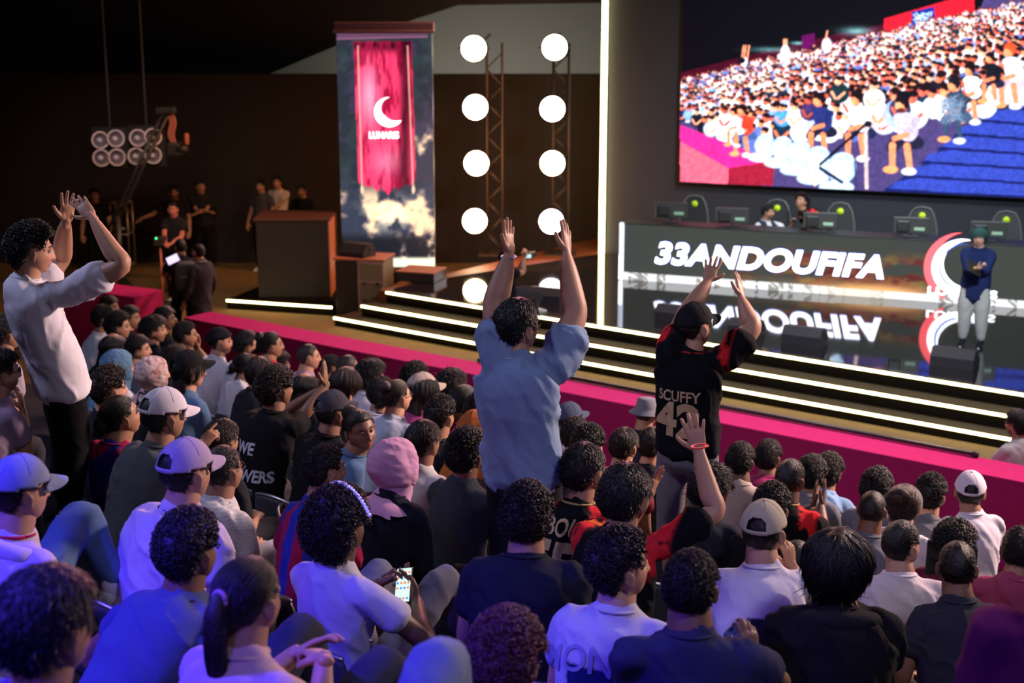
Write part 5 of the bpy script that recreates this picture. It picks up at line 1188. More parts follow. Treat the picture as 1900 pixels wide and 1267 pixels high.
chair(Vector((P_.x, P_.y, tier_at(P_))), 40, label='grey shell chair that the person numbered 42 stands on')
P_ = at_depth(60, 465, 7.6); fz = tier_at(P_) + .42
stander(60, 465, 7.6, 'standing person in a white T-shirt and black trousers clapping above the face', '', fz, body=18, look=20, pitch=6, bw=1.22, bd=1.15, armw=1.25, hs=1.06, tone=LIGHT, hair='curly', hc=(.02, .012, .01), lod=0, fold=.009, shirt=(.66, .64, .72), sleeve=.62, legs=BLACK, shirtlen=.03, back=-.10,
        arms={'L': dict(sh=(62, 545, .30), e=(112, 480, .34), w=(122, 412, .12), h=(132, 345, .10), palmw=(.6, -.8, 0), kind='spread', hi=1), 'R': dict(sh=(128, 545, -.08), e=(222, 492, -.10), w=(170, 402, -.02), h=(136, 360, .04), palmw=(-.4, .9, 0), kind='open', hi=1)}, group='standing supporters')
chair(Vector((P_.x, P_.y, tier_at(P_))), 40, label='grey shell chair that the clapping man in white stands on')
b_ = MB(); q = at_depth(124, 398, 7.74); b_.add(*loft([q + Vector((.034 * math.cos(a), .03 * math.sin(a), -.01 * math.cos(a))) for a in np.linspace(0, 6.283, 17)], [.004] * 17, ref=(0, 0, 1), seg=8, sub=1, cap=False)); tag(b_.build('bracelet', mat('bracelet_dark', (.03, .02, .02), .4)), 'dark bracelet on the raised wrist of the clapping man in white', 'bracelet')

# --- nearest rows
SP(88, 1165, 'person with thick dark hair nearest the camera in the bottom corner', 'person nearest the camera', zc=3.25, look=4, hair='short', hc=(.03, .025, .06), hairscale=(1.12, 1.1, 1.05), tone=LIGHT, shirt=(.10, .12, .30), hs=1.05)  # hair is plain dark, its blue tint stands in for the violet light
SP(350, 1022, 'person with tight curly hair and a blue round-neck T-shirt', 'curly-haired person in the blue T-shirt', zc=4.7, hair='curlytop', hc=(.03, .022, .05), hairscale=(1.02, 1.02, 1.0), tone=BROWN, shirt=(.07, .09, .20), collar=(.02, .025, .05))
SP(462, 1108, 'person with a sleek dark ponytail tied in pink, hands clasped', 'person with the pink-tied ponytail', zc=3.9, hair='pony', hc=(.05, .03, .05), tone=LIGHT, shirt=(.60, .42, .50), pitch=4, tie=(.5, .25, .4), legpx={'L': dict(k=(562, 1168, .62), a=(600, 1400, .7)), 'R': dict(k=(712, 1232, .45), a=(740, 1420, .5))}, legs=(.03, .035, .06), bw=.92,
   arms={'R': dict(w=(600, 1222, .25), h=(560, 1190, .45), kind='curl', palmw=(-.3, .2, -1), hi=1), 'L': dict(w=(545, 1215, .42), h=(590, 1190, .42), kind='relaxed', palmw=(.2, -.5, -1), hi=1)}, hs=.97)
SP(632, 980, 'person with a large round afro and a white T-shirt holding a phone', 'person with the large afro', zc=5.7, hair='afro', hc=(.016, .008, .008), tone=DARK, shirt=(.40, .40, .47), legs=(.13, .14, .18), look=8, pitch=-10, band=True, legpx={'L': dict(k=(705, 1062, .55), a=(720, 1240, .6)), 'R': dict(k=(828, 1075, .45), a=(830, 1250, .6))},
   arms={'R': dict(e=(785, 1185, -.0), w=(772, 1115, .28), h=(748, 1080, .34), kind='relaxed', palmw=(-.6, .2, .5), hi=1), 'L': dict(w=(700, 1085, .42), h=(735, 1070, .42), kind='relaxed', palmw=(.6, .2, .6), hi=1)})
q = at_depth(749, 1086, 6.02); ph = empty('smartphone', q, 0, 'smartphone with a bright home screen held by the person with the afro', 'phone'); ph.rotation_euler = Euler((R_(52), R_(-14), R_(-22)))
MB().add(*bbox_((0, 0, 0), (.078, .155, .009), .004, 3)).build('phone_body', mat('phone_dark', (.01, .02, .02), .25), ph, False); MB().add(*box((0, 0, .0052), (.070, .146, .001))).build('display', mat('phone_screen', (.5, .6, .5), .3, emit=(.62, .95, .72), es=1.0), ph, False)
m = MB(); m2 = MB(); r = random.Random(3)
for i in range(4):
    for j in range(6):
        if j in (1,): continue
        (m if r.random() < .5 else m2).add(*cyl((-.026 + i * .0172, -.058 + j * .0225, .0056), (-.026 + i * .0172, -.058 + j * .0225, .0064), .0058, seg=12))
m.build('app_icons', mat('icon_blue', (.1, .2, .8), .4, emit=(.12, .25, .75), es=.9), ph, False); m2.build('app_icons', mat('icon_red', (.8, .2, .1), .4, emit=(.8, .2, .12), es=.9), ph, False)
hb = MB(); zc_ = 5.7; Hc = at_depth(632, 980, zc_)
SP(35, 912, 'person in a grey-blue baseball cap and pale lilac hoodie over a red top', 'person in the grey-blue cap', zc=5.0, hair='fade', hats=[('capclosed', (.22, .26, .42), -6)], tone=LIGHT, shirt=LILAC, collar=(.35, .01, .03), look=8, fold=.010, legs=DENIM, bw=1.05, hood=True, legpx={'R': dict(k=(150, 960, .75), a=(215, 1080, .7))})
SP(344, 876, 'person in a lilac baseball cap and pale lilac long T-shirt', 'person in the lilac cap', zc=5.75, hair='fade', hats=[('cap', (.42, .33, .52), -4)], tone=LIGHT, shirt=(.52, .44, .62), look=2, bw=1.22, bd=1.15, fold=.012, hs=1.06, collar=(.008, .008, .012), legs=CHAR)
SP(414, 872, 'person in glasses and a ribbed white T-shirt beside the lilac cap', 'person in the ribbed white T-shirt', zc=6.9, hair='fade', hats=[('glasses', (1, 1, 1))], tone=MID, shirt=WHITE, paint=ribbed, bw=1.05, legs=(.4, .4, .45), legpose={'R': dict(kl=(.16, .46, .58))})
SP(735, 862, 'person in a lilac headscarf and black embroidered gown leaning forward', 'person in the lilac headscarf', zc=6.95, hair=None, hats=[('hijab', (.56, .30, .46))], tone=MID, shirt=(.010, .012, .022), look=8, pitch=0, bw=1.0, bd=1.0, longsleeve=True, sleeve=1.7, fold=.006, legs=(.01, .01, .014), hs=1.04)
SP(604, 872, 'boy with short hair in a red and blue striped jersey looking sideways', 'boy in the striped jersey', zc=7.3, hair='tight', tone=MID, shirt=(.3, .02, .05), paint=barca, look=22, bw=.85, hs=.98)
SP(978, 958, 'person with rounded curly hair and a plain black T-shirt beside the blue polo', 'curly-haired person in plain black', zc=6.0, look=-22, hair='curly', hc=(.02, .012, .012), tone=MID, shirt=(.012, .014, .024), bw=1.12, body=-25)
SP(1082, 874, 'person in glasses and a black jersey numbered 55', 'person in jersey 55', zc=6.75, hair='short', hc=(.01, .01, .012), tone=MID, shirt=BLACK, paint=jersey(), collar=(.35, .26, .10), hats=[('glasses', (1, 1, 1))], bw=1.1, look=8, hs=1.04,
   texts=[('ABBOU', .105, -.03, 0, (.55, .42, .22), dict(bold=.02, rel=-.10, sx=.85)), ('55', .26, .0, 0, (.50, .38, .16), dict(bold=.045, rel=-.31, sx=.95))])
SP(1160, 922, 'person in a red and black jersey waving one arm, red wristband', 'person waving one arm', zc=5.9, hair='short', hc=(.008, .008, .012), hairscale=(1.04, 1.04, 1.04), tone=LIGHT, shirt=BLACK, paint=jersey(), collar=(.35, .26, .10), look=4, body=2, bw=1.15, sleeve=.72, hs=1.05, armw=1.1,
   arms={'R': dict(sh=(1235, 1010, 0), e=(1322, 948, .05), w=(1297, 838, .12), h=(1283, 765, .14), palmw=(.1, 1, .1), kind='spread', hi=1, hs=1.05), 'L': dict(e=(1150, 985, .45), w=(1200, 925, .42), h=(1232, 860, .45), palmw=(.9, -.4, 0), kind='open', hi=1)})
b_ = MB(); q = at_depth(1298, 828, 5.86); b_.add(*loft([q + Vector((.031 * math.cos(a), .027 * math.sin(a), .004 * math.cos(a))) for a in np.linspace(0, 6.283, 17)], [(.003, .008)] * 17, ref=(0, 0, 1), seg=8, sub=1, cap=False)); tag(b_.build('wristband', mat('wristband_red', (.75, .02, .02), .4)), 'red wristband on the waving arm in front of jersey 42', 'wristband')
SP(1150, 1052, 'person with curly hair turned sideways, white T-shirt printed MONEY', 'person in the MONEY T-shirt', zc=4.9, hair='curlytop', hc=(.016, .010, .014), tone=LIGHT, shirt=(.45, .44, .52), look=36, body=-6, pitch=-6, bw=1.08, paint=lambda co: np.where(((co[:, 2] < np.percentile(co[:, 2], 97) - .17) & (co[:, 1] < .02) & (np.abs(co[:, 0] - .02) < .13))[:, None], np.array([[.012, .02, .09]]), np.array([[.45, .44, .52]])),
   texts=[('MONEY', .13, -.02, 0, (.26, .27, .42), dict(bold=.01, rel=-.165, arc=-1.6)), ('NB', .05, -.04, 0, (.75, .75, .8), dict(bold=.02, rel=-.27))])
SP(1282, 1088, 'person with a short fade haircut seen squarely from behind, navy T-shirt', 'person with the short fade', zc=4.85, hair='tight', hc=(.016, .010, .010), tone=BROWN, shirt=(.03, .035, .075), look=-8, body=-22, bw=1.18,
   arms={'R': dict(e=(1440, 1262, .1), w=(1392, 1225, .35), h=(1388, 1160, .36), kind='curl', palmw=(-.4, .9, 0), hi=1)})
SP(940, 1222, 'person with frizzy reddish curls cropped by the bottom edge', 'person with frizzy reddish curls', zc=4.1, hair='curly', hc=(.32, .08, .16), tone=LIGHT, shirt=(.1, .1, .2), look=-6)
SP(640, 1500, 'person below the frame edge with only light blue jeans showing', 'person in light blue jeans', zc=2.9, hair='short', tone=LIGHT, shirt=GREY, legs=(.26, .34, .58), legpx={'R': dict(k=(812, 1232, .42), a=(850, 1420, .6)), 'L': dict(k=(700, 1330, .5), a=(720, 1460, .6))})
SP(1416, 985, 'person in a beige strap-back cap and white T-shirt, chin on hand', 'person in the beige strap-back cap', zc=6.2, hair='fade', hats=[('cap', (.42, .38, .30))], tone=LIGHT, shirt=(.62, .60, .68), look=-2, body=-22, bw=1.1, hs=1.04, paint=lambda co: np.where((((co[:, 0] / .10) ** 2 + ((co[:, 2] - np.percentile(co[:, 2], 97) + .19) / .13) ** 2 < 1) & (co[:, 1] < .03))[:, None], np.array([[.02, .03, .05]]) * (1 + 3 * (fbm(co, 30, 4) > .55))[:, None], np.array([[.62, .60, .68]])),
   arms={'R': dict(e=(1480, 1085, .25), w=(1468, 1050, .20), h=(1462, 1010, .16), kind='fist', palmw=(-.6, .6, .2), hi=1)})
SP(1554, 1052, 'person with a straight black bob haircut and black hoodie', 'person with the black bob', zc=5.6, hair='mop', hc=(.010, .007, .010), hairscale=(1.08, 1.05, 1.05), tone=LIGHT, shirt=(.016, .016, .018), look=0, body=-24, bw=1.28, bd=1.2, hs=1.06, fold=.012, hood=True,
   paint=lambda co: np.where((np.abs(np.hypot((co[:, 0] - .02) / .13, (co[:, 2] - np.percentile(co[:, 2], 97) + .36) / .075) - .92) < .07)[:, None] & (co[:, 1] < .05)[:, None], np.array([[.20, .18, .42]]), np.where(((np.hypot((co[:, 0] - .02) / .13, (co[:, 2] - np.percentile(co[:, 2], 97) + .36) / .075) < .9) & (co[:, 1] < .05))[:, None], np.array([[.10, .01, .03]]), np.array([[.008, .008, .010]]))))
SP(1672, 1010, 'bearded person in a white polo shirt turning to the side', 'bearded person in the white polo', zc=7.0, hair='fade', hc=(.010, .008, .008), beard=.85, tone=LIGHT, shirt=(.58, .52, .58), collar=(.60, .56, .62), look=26, body=-20, bw=1.1, pitch=-4)
SP(1776, 1052, 'slim person with short dark hair and a charcoal T-shirt', 'slim person in charcoal', zc=6.6, hair='fade', hc=(.012, .008, .008), tone=BROWN, shirt=(.025, .026, .042), look=-12, body=-30, bw=1.02, armw=.9)
SP(1772, 1005, 'person with long loose curls and a maroon top', 'person with long loose curls', zc=7.7, hair='longcurly', hc=(.010, .006, .008), hairscale=(.95, .95, .8), tone=MID, shirt=(.10, .012, .03), bw=.95)
SP(2045, 1010, 'dim out-of-focus figure lit magenta, half outside the frame', 'figure half outside the frame', zc=3.0, dz=0, hair='short', tone=LIGHT, shirt=(.35, .05, .2), bw=1.15)  # magenta light is also put into the shirt colour
# --- middle rows
SP(0, 690, 'person in sunglasses and mauve T-shirt resting chin on hand', 'person in sunglasses', zc=7.6, hair='short', hats=[('sunglasses', (1, 1, 1))], tone=LIGHT, shirt=(.30, .22, .34), look=6, beard=.5, arms={'R': dict(e=(48, 840, .1), w=(42, 760, .2), h=(32, 700, .2), kind='curl', palmw=(-.7, 0, .2), hi=1)})
SP(10, 618, 'person with dark hair behind the clapping man in white', 'person behind the clapping man', zc=9.6, hair='short', tone=MID, shirt=(.32, .26, .34))
SP(203, 722, 'person with reddish-brown curls beside the clapping man', 'person with reddish-brown curls', zc=8.5, hair='curlytop', hc=(.05, .022, .014), tone=LIGHT, shirt=CHAR, look=4)
SP(225, 772, 'person with a black topknot and striped red and blue football shirt', 'person with the topknot', zc=7.7, hair='lowbun', hc=(.008, .007, .010), tone=MID, shirt=(.2, .02, .1), paint=lambda co: np.where((fbm(co * (1, 1, .5), 9, 3) > .5)[:, None], np.array([[.30, .01, .06]]), np.array([[.03, .03, .30]])), look=10, pitch=-10, bw=1.1, texts=())
SP(303, 772, 'person in a white baseball cap pointing a finger ahead', 'person in the white cap', zc=7.0, hair='fade', hats=[('cap', (.62, .60, .68), -8)], tone=MID, shirt=(.07, .08, .09), bw=1.2, look=6, hs=1.08,
   arms={'R': dict(w=(372, 826, .3), h=(400, 798, .36), kind='point', palmw=(-.3, 0, -1), hi=1, pole=(.4, -.2, -1))})
SP(412, 818, 'person with short dark hair beyond the pointing hand', 'person beyond the pointing hand', zc=8.4, hair='short', hc=(.03, .018, .02), tone=MID, shirt=CHAR)
SP(222, 680, 'person in a satiny blue headscarf and white shawl', 'person in the blue headscarf', hair=None, hats=[('hijabshort', (.10, .20, .32)), ('glasses', (1, 1, 1))], tone=LIGHT, shirt=(.42, .42, .48), look=8, sleeve=1.7, hs=1.02)
SP(287, 693, 'person in a floral cream headscarf and black jacket', 'person in the floral headscarf', hair=None, hats=[('hijabfloral', (.42, .33, .33))], tone=LIGHT, shirt=(.02, .02, .025), look=8, sleeve=1.8, hs=1.02)
SP(350, 688, 'person in a black baseball cap, long dark hair and denim shirt', 'person in the black cap and denim', zc=9.4, hair='long', hc=(.02, .012, .014), hairscale=(.85, .85, .8), hats=[('cap', (.010, .010, .012), 4)], tone=LIGHT, shirt=DENIM, paint=denimp, sleeve=1.8, look=10, hs=1.04)
SP(326, 668, 'person with tousled brown hair beside the floral headscarf', 'person with tousled brown hair', hair='wavy', hc=(.04, .02, .015), tone=MID, shirt=CHAR, dz=-.03)
SP(513, 721, 'person with full curly hair, black printed T-shirt, clapping overhead', 'person clapping overhead', zc=8.6, hair='curly', hc=(.035, .016, .010), hairscale=(1, 1, .95), tone=BROWN, shirt=BLACK, look=4, bw=1.12, body=-14,
   arms={'R': dict(e=(560, 775, .25), w=(604, 715, .35), h=(602, 672, .35), kind='flat', palmw=(-1, .2, 0), hi=1), 'L': dict(e=(520, 770, .55), w=(592, 722, .4), h=(600, 680, .4), kind='flat', palmw=(1, -.2, 0), hi=1)},
   texts=[('WE', .10, -.06, 0, (.42, .42, .5), dict(bold=.03, rel=-.22)), ('POWERS', .10, .0, 0, (.42, .42, .5), dict(bold=.03, rel=-.38, sx=.85))])
SP(616, 764, 'person in a charcoal baseball cap and black-rimmed glasses, black T-shirt', 'person in the charcoal cap', zc=8.5, hair='fade', hats=[('cap', (.04, .04, .055), 0), ('glasses', (1, 1, 1))], tone=BROWN, shirt=BLACK, look=8)
SP(668, 797, 'person in a denim jacket turning back to look at the camera', 'person in denim looking back', zc=8.1, hair='bun', hc=(.010, .008, .008), tone=BROWN, shirt=DENIM, paint=denimp, look=105, body=40, sleeve=1.8, tilt=8)
SP(786, 820, 'person with chestnut hair and glasses in a white T-shirt', 'person with chestnut hair', zc=8.4, hair='short', hc=(.035, .014, .010), tone=MID, shirt=WHITE, hats=[('glasses', (1, 1, 1))], look=8, pitch=-4)
SP(867, 842, 'person with springy dark curls and a dark grey T-shirt', 'person with springy dark curls', zc=7.9, hair='curly', hc=(.014, .010, .010), tone=BROWN, shirt=(.035, .045, .055), look=4, hats=[('glasses', (1, 1, 1))])
SP(887, 798, 'person in an orange headscarf behind the springy curls', 'person in the orange headscarf', zc=8.9, hair=None, hats=[('hijabshort', (.40, .12, .03))], tone=MID, shirt=(.05, .03, .03), look=10)
SP(458, 640, 'person with dark hair and glasses near the magenta ledge', 'person with glasses near the ledge', zc=12.6, hair='short', tone=LIGHT, shirt=PALE, hats=[('glasses', (1, 1, 1))], look=8)
SP(455, 678, 'person with a messy dark ponytail in a printed white top', 'person with the messy dark ponytail', hair='lowbun', hc=(.010, .008, .008), tone=MID, shirt=WHITE, look=6)
SP(482, 690, 'person with smooth brown hair just behind the overhead clapper', 'person with smooth brown hair', hair='mop', hc=(.04, .018, .012), tone=MID, shirt=CHAR, dz=.0)
SP(518, 676, 'person with wavy dark hair beneath the headband wearer', 'person with wavy dark hair', hair='wavy', hc=(.02, .012, .012), tone=MID, shirt=GREY, dz=-.04)
SP(503, 640, 'person with hair tied up, headband and red top', 'person with headband and red top', zc=12.3, hair='bun', hc=(.012, .01, .01), tone=MID, shirt=(.45, .03, .05), look=10)
SP(572, 662, 'person with a shaved head in a mauve shirt against the ledge', 'person with the shaved head', zc=12.4, hair='buzz', hc=(.02, .016, .016), tone=LIGHT, shirt=(.30, .22, .30), look=14)
SP(408, 634, 'bearded person in a black beanie and white T-shirt', 'person in the black beanie', zc=12.3, hair='buzz', hats=[('beanie', (.012, .012, .016))], tone=LIGHT, beard=.8, shirt=WHITE, look=12, bw=1.1)
SP(345, 622, 'person with cropped hair resting a hand on the cheek, dark shirt', 'person with cropped hair', hair='tight', tone=MID, shirt=CHAR, look=10, arms=CHIN(), zc=12.8)
SP(286, 612, 'person with dark hair in profile, black T-shirt, light beard', 'person in profile with light beard', hair='wavy', hc=(.014, .01, .01), hairscale=(1, 1, .92), tone=LIGHT, beard=.4, shirt=CHAR, look=18, zc=12.6)
SP(306, 592, 'person holding a hand to the face near the far corner', 'person with hand to the face', hair='short', tone=BROWN, shirt=CHAR, look=10, arms=CHIN(), zc=14.2)
SP(221, 606, 'smiling person with curly hair in the far rows', 'smiling person with curly hair', hair='curly', hc=(.014, .010, .01), tone=LIGHT, shirt=CHAR, look=16, zc=13.4)
SP(241, 590, 'person with flat dark hair in profile in the far rows', 'person with flat dark hair', hair='short', tone=LIGHT, shirt=CHAR, look=18, zc=14.4)
SP(192, 592, 'person with dark curls and a white-blue shirt in the far rows', 'person with dark curls far away', hair='curlytop', tone=MID, shirt=PALE, look=6, zc=14.6)
SP(203, 570, 'person with dark hair beside the small magenta block', 'person beside the small magenta block', hair='short', tone=MID, shirt=GREY, look=14, zc=16.0)
SP(211, 642, 'person with long straight dark hair and black top in the far rows', 'person with long straight dark hair', hair='long', hc=(.01, .008, .01), hairscale=(1, 1, .8), tone=MID, shirt=BLACK, zc=12.2)
SP(257, 648, 'boy with short hair in a grey shirt between the headscarves', 'boy between the headscarves', hair='short', tone=LIGHT, shirt=GREY, look=20, zc=12.0, hs=.95, bw=.85)
SP(566, 716, 'person with long black hair beside the raised clapping hands', 'person with long black hair', hair='long', hc=(.008, .007, .008), hairscale=(1, 1, .8), tone=MID, shirt=CHAR)
SP(614, 680, 'person behind the clapping hands with a greying crop', 'person behind the clapping hands', hair='tight', hc=(.03, .026, .028), tone=MID, shirt=GREY)
SP(645, 683, 'person with thinning dark hair near the ledge', 'person with thinning dark hair', hair='buzz', hc=(.02, .018, .02), tone=LIGHT, shirt=GREY, zc=12.0)
SP(641, 712, 'person with long glossy brown hair falling down the back', 'person with long glossy brown hair', hair='long', hc=(.05, .018, .012), tone=LIGHT, shirt=CHAR, zc=10.4)
SP(688, 698, 'person with wavy dark hair and a white shirt in front of the ledge', 'wavy-haired person in white', hair='wavy', hc=(.014, .011, .014), tone=LIGHT, shirt=(.52, .50, .58), zc=11.2, look=6)
SP(708, 730, 'person with dark hair in a black and white patterned shirt', 'person in the patterned shirt', hair='tight', hc=(.02, .014, .014), tone=MID, shirt=WHITE, paint=blotch(WHITE, (.02, .02, .04)), zc=10.6, bw=.9)
SP(737, 735, 'person with a brown updo and tortoiseshell glasses in a pale blue top', 'person with the brown updo', hair='bun', hc=(.06, .028, .018), tone=LIGHT, shirt=(.34, .38, .46), zc=9.9, hats=[('glasses', (1, 1, 1))], look=10)
SP(771, 704, 'person with dark curls beyond the beige cap', 'person beyond the beige cap', hair='curly', hc=(.014, .01, .012), tone=MID, shirt=GREY, zc=11.6)
SP(783, 727, 'person in a beige baseball cap with very long black hair', 'person in the beige cap with long hair', hair='long', hc=(.006, .006, .010), hats=[('capclosed', (.36, .30, .26), 0)], tone=LIGHT, shirt=(.25, .04, .14), zc=10.0, hs=1.05, look=8)
SP(838, 718, 'person with swept-up wavy hair in a white T-shirt by the ledge', 'person with swept-up wavy hair', hair='wavy', hc=(.02, .014, .018), tone=LIGHT, shirt=WHITE, zc=11.4, hs=1.06)
SP(862, 745, 'person with a dark ponytail, glasses and pink top', 'person with the ponytail and pink top', hair='pony', hc=(.014, .010, .012), tone=MID, shirt=(.34, .04, .15), hats=[('glasses', (1, 1, 1))], zc=9.7, look=10)
SP(818, 772, 'person with dark curls in front of the pink top', 'person in front of the pink top', hair='curlytop', hc=(.03, .016, .014), tone=MID, shirt=CHAR, zc=9.9, dz=-.05)
SP(893, 765, 'person with frizzy brown hair beside the blue polo', 'person with frizzy brown hair', hair='curly', hc=(.04, .022, .016), tone=MID, shirt=GREY, zc=10.2)
SP(1055, 778, 'person in a dark blue cap just behind the blue polo', 'person in the dark blue cap', hair='fade', hats=[('cap', (.05, .07, .12), 0)], tone=LIGHT, shirt=PALE, zc=10.6, look=12)
SP(1092, 830, 'person with thick dark curls behind jersey 55', 'person behind jersey 55', hair='curlytop', tone=MID, shirt=CHAR, zc=8.6)
SP(1068, 808, 'person with cropped dark hair tucked beside the blue polo', 'person tucked beside the blue polo', hair='tight', tone=MID, shirt=GREY, zc=9.6)
SP(1158, 828, 'person with light brown cropped hair and shoulders in red', 'person with light brown hair', hair='short', hc=(.06, .035, .025), tone=LIGHT, shirt=(.35, .06, .08), zc=9.9)
SP(1199, 768, 'person in a grey bucket hat and dark T-shirt at the ledge', 'person in the grey bucket hat', hair='buzz', hats=[('bucket', (.16, .17, .20))], tone=MID, shirt=(.02, .022, .035), zc=11.2, pitch=6, hs=.92)
SP(1210, 826, 'person with short dark hair half behind jersey 42', 'person half behind jersey 42', hair='short', tone=LIGHT, shirt=CHAR, zc=10.2)
SP(1320, 908, 'person with tousled dark hair behind the waving arm', 'person behind the waving arm', hair='wavy', hc=(.010, .008, .010), tone=MID, shirt=(.015, .018, .03), zc=7.6)
SP(1374, 855, 'person with a smooth dark crop and a beige shirt', 'person in the beige shirt', hair='tight', hc=(.010, .008, .008), tone=DARK, shirt=(.34, .29, .27), zc=9.4, bw=1.1, body=-20)
SP(1426, 848, 'person with curly crop and a maroon shirt in front of the ledge', 'person in the maroon shirt', hair='tight', hc=(.012, .010, .010), hairscale=(1.06, 1.06, 1.06), tone=BROWN, shirt=(.22, .02, .09), zc=10.6, body=-20)
SP(1432, 942, 'person with dark curly hair just beyond the beige cap', 'curly person beyond the beige cap', hair='curlytop', hc=(.012, .010, .012), tone=MID, shirt=BLACK, zc=7.9)
SP(1466, 888, 'person in a red-sleeved black jersey clapping at shoulder height', 'person in the red-sleeved jersey', hair='fade', hc=(.008, .007, .007), tone=DARK, shirt=BLACK, paint=jersey(), collar=(.3, .22, .1), zc=8.6, look=8, bw=1.15,
   arms={'R': dict(w=(1525, 938, .35), h=(1532, 895, .38), kind='open', palmw=(-.8, .4, .2), hi=1), 'L': dict(w=(1508, 940, .42), h=(1515, 895, .42), kind='flat', palmw=(.9, -.3, 0), hi=1)})
SP(1506, 880, 'person with dark curls partly hidden by clapping hands', 'person hidden by clapping hands', hair='curly', hc=(.012, .010, .011), tone=BROWN, shirt=GREY, zc=10.2, hs=.95)
SP(1537, 876, 'person with frizzy curls and a light blue top at the ledge', 'person in the light blue top', hair='curly', hc=(.02, .014, .016), tone=MID, shirt=(.20, .34, .55), zc=10.3, hs=.98)
SP(1627, 905, 'person with fluffy curls against the dark magenta panel', 'person with fluffy curls', hair='curly', hc=(.02, .014, .015), tone=MID, shirt=GREY, zc=10.1)
SP(1618, 945, 'person with a low dark fade and grey T-shirt', 'person with the low dark fade', hair='buzz', hc=(.010, .008, .008), tone=BROWN, shirt=GREY, zc=9.2, hairscale=(1.03, 1.03, 1.03))
SP(1678, 938, 'person with a loose auburn bun and white T-shirt', 'person with the auburn bun', hair='bun', hc=(.07, .025, .014), hairscale=(1.15, 1.15, 1.1), tone=LIGHT, shirt=WHITE, zc=8.3)
SP(1727, 918, 'person with side-swept dark curls near the white cap', 'person with side-swept curls', hair='curlytop', hc=(.02, .014, .014), tone=LIGHT, shirt=GREY, zc=9.3, look=8)
SP(1800, 912, 'person in a white strap-back cap and white T-shirt by the ledge', 'person in the white strap-back cap', hair='fade', hats=[('cap', (.62, .60, .68), 6)], tone=MID, shirt=(.64, .62, .70), zc=8.9, body=-38, look=-14, bw=1.12)
SP(1893, 1020, 'dark-haired person cropped by the frame beside the magenta glow', 'person cropped by the frame', hair='short', tone=MID, shirt=(.3, .05, .12), zc=8.0)
SP(1478, 1042, 'person mostly hidden between the beige cap and the black bob', 'person hidden beside the black bob', hair='buzz', tone=MID, shirt=BLACK, zc=7.4, dz=-.1)
SP(1890, 790, 'bearded person in glasses and pale shirt beyond the magenta ledge', 'bearded person beyond the ledge', hair='short', hc=(.02, .012, .01), beard=.9, tone=LIGHT, shirt=(.5, .5, .5), zc=14.2, look=-70, body=-50, hats=[('glasses', (1, 1, 1))], chair_on=False) if False else None
seat_all()
P_ = at_depth(1888, 787, 14.0); rr_ = Vector((P_.x, P_.y, 0)); person('bearded person in glasses and a pale shirt seated beyond the magenta ledge', rr_, -30, P_, look=-40, beard=.9, hair='short', hc=(.02, .012, .01), tone=LIGHT, shirt=(.5, .48, .48), hats=[('glasses', (1, 1, 1))], lod=1, hs=1.15, seat=P_.z - .80, bw=1.15, group='stage crew')
chair(rr_, -30, seat=P_.z - .82, label='dark chair under the bearded person beyond the ledge')
# empty chairs the picture shows
for (x, y, zc, lab) in ((815, 1100, 6.3, 'empty dark shell chair with a bright rim beside the phone screen'), (395, 700, 10.6, 'empty grey shell chair beyond the denim shirt'), (455, 868, 7.6, 'empty dark shell chair behind the overhead clapper')):
    p = at_depth(x, y, zc); k = int(round((11 - p.dot(EN)) / .85)); c_ = SN(p.dot(ES), ROWN(k) - .1, ROWZ(k)); chair(c_, 38, label=lab)
finish_hook = None

# --- on the stage
def crew(px, py, label, z=1.64, fl=0, az=200, **kw):
    P = at_z(px, py, z + fl); r = Vector((P.x, P.y, fl)); kw.setdefault('group', 'stage crew'); kw.setdefault('lod', 2)
    return person(label, r, az, P, look=kw.pop('look', az), stand=True, **kw)
crew(1817, 440, 'presenter with green bob hair, navy shirt and wide pale trousers', z=1.50, fl=.556, az=205, lod=1, hair='mop', hairscale=(.95, .95, .92), hc=(.02, .22, .18), tone=(.55, .36, .28), shirt=(.012, .022, .085), legs=(.40, .42, .40), sleeve=1.75, shirtlen=.08, shoes=(.01, .01, .015), hs=1.0, bw=1.12, legw=1.18, stature=.95, group=None,
     arms={'R': dict(hw=(-.05, .24, -.36), kind='curl', palm=(-.3, -.2, 1), hd=(-.6, .6, .2)), 'L': dict(hw=(-.02, .26, -.40), kind='relaxed', palm=(.2, -.3, 1), hd=(.6, .6, .2))})
P_ = at_z(1817, 440, 2.056); q = P_ + Vector(dirw(205)) * .30 + Vector((0, 0, -.37)); t_ = empty('tablet', q, 0, 'black tablet with a yellow mark held by the presenter', 'tablet'); t_.rotation_euler = Euler((R_(60), R_(25), R_(25)))
MB().add(*bbox_((0, 0, 0), (.25, .18, .012), .004)).build('tablet_body', dk, t_, False); MB().add(*box((.02, .0, .007), (.06, .04, .002))).build('emblem', mat('yellow_print', (.7, .5, .05), .5), t_, False)
P_ = at_plane(1425, 393, dl + DN * .80, DN); person('seated player with dark hair in a white shirt and black vest behind the desk', Vector((P_.x, P_.y, .556)), 150, P_, look=120, hair='short', beard=.5, tone=LIGHT, shirt=WHITE, paint=lambda co: np.where(((np.abs(co[:, 0]) > .05) & (np.abs(co[:, 0]) < .16))[:, None], np.array([[.02, .025, .05]]), np.array([[.6, .62, .62]])), lod=2, seat=.5, group='players at the stage desk',
     arms={'L': dict(w=(.24, .36, ztd - .556 + .05))})
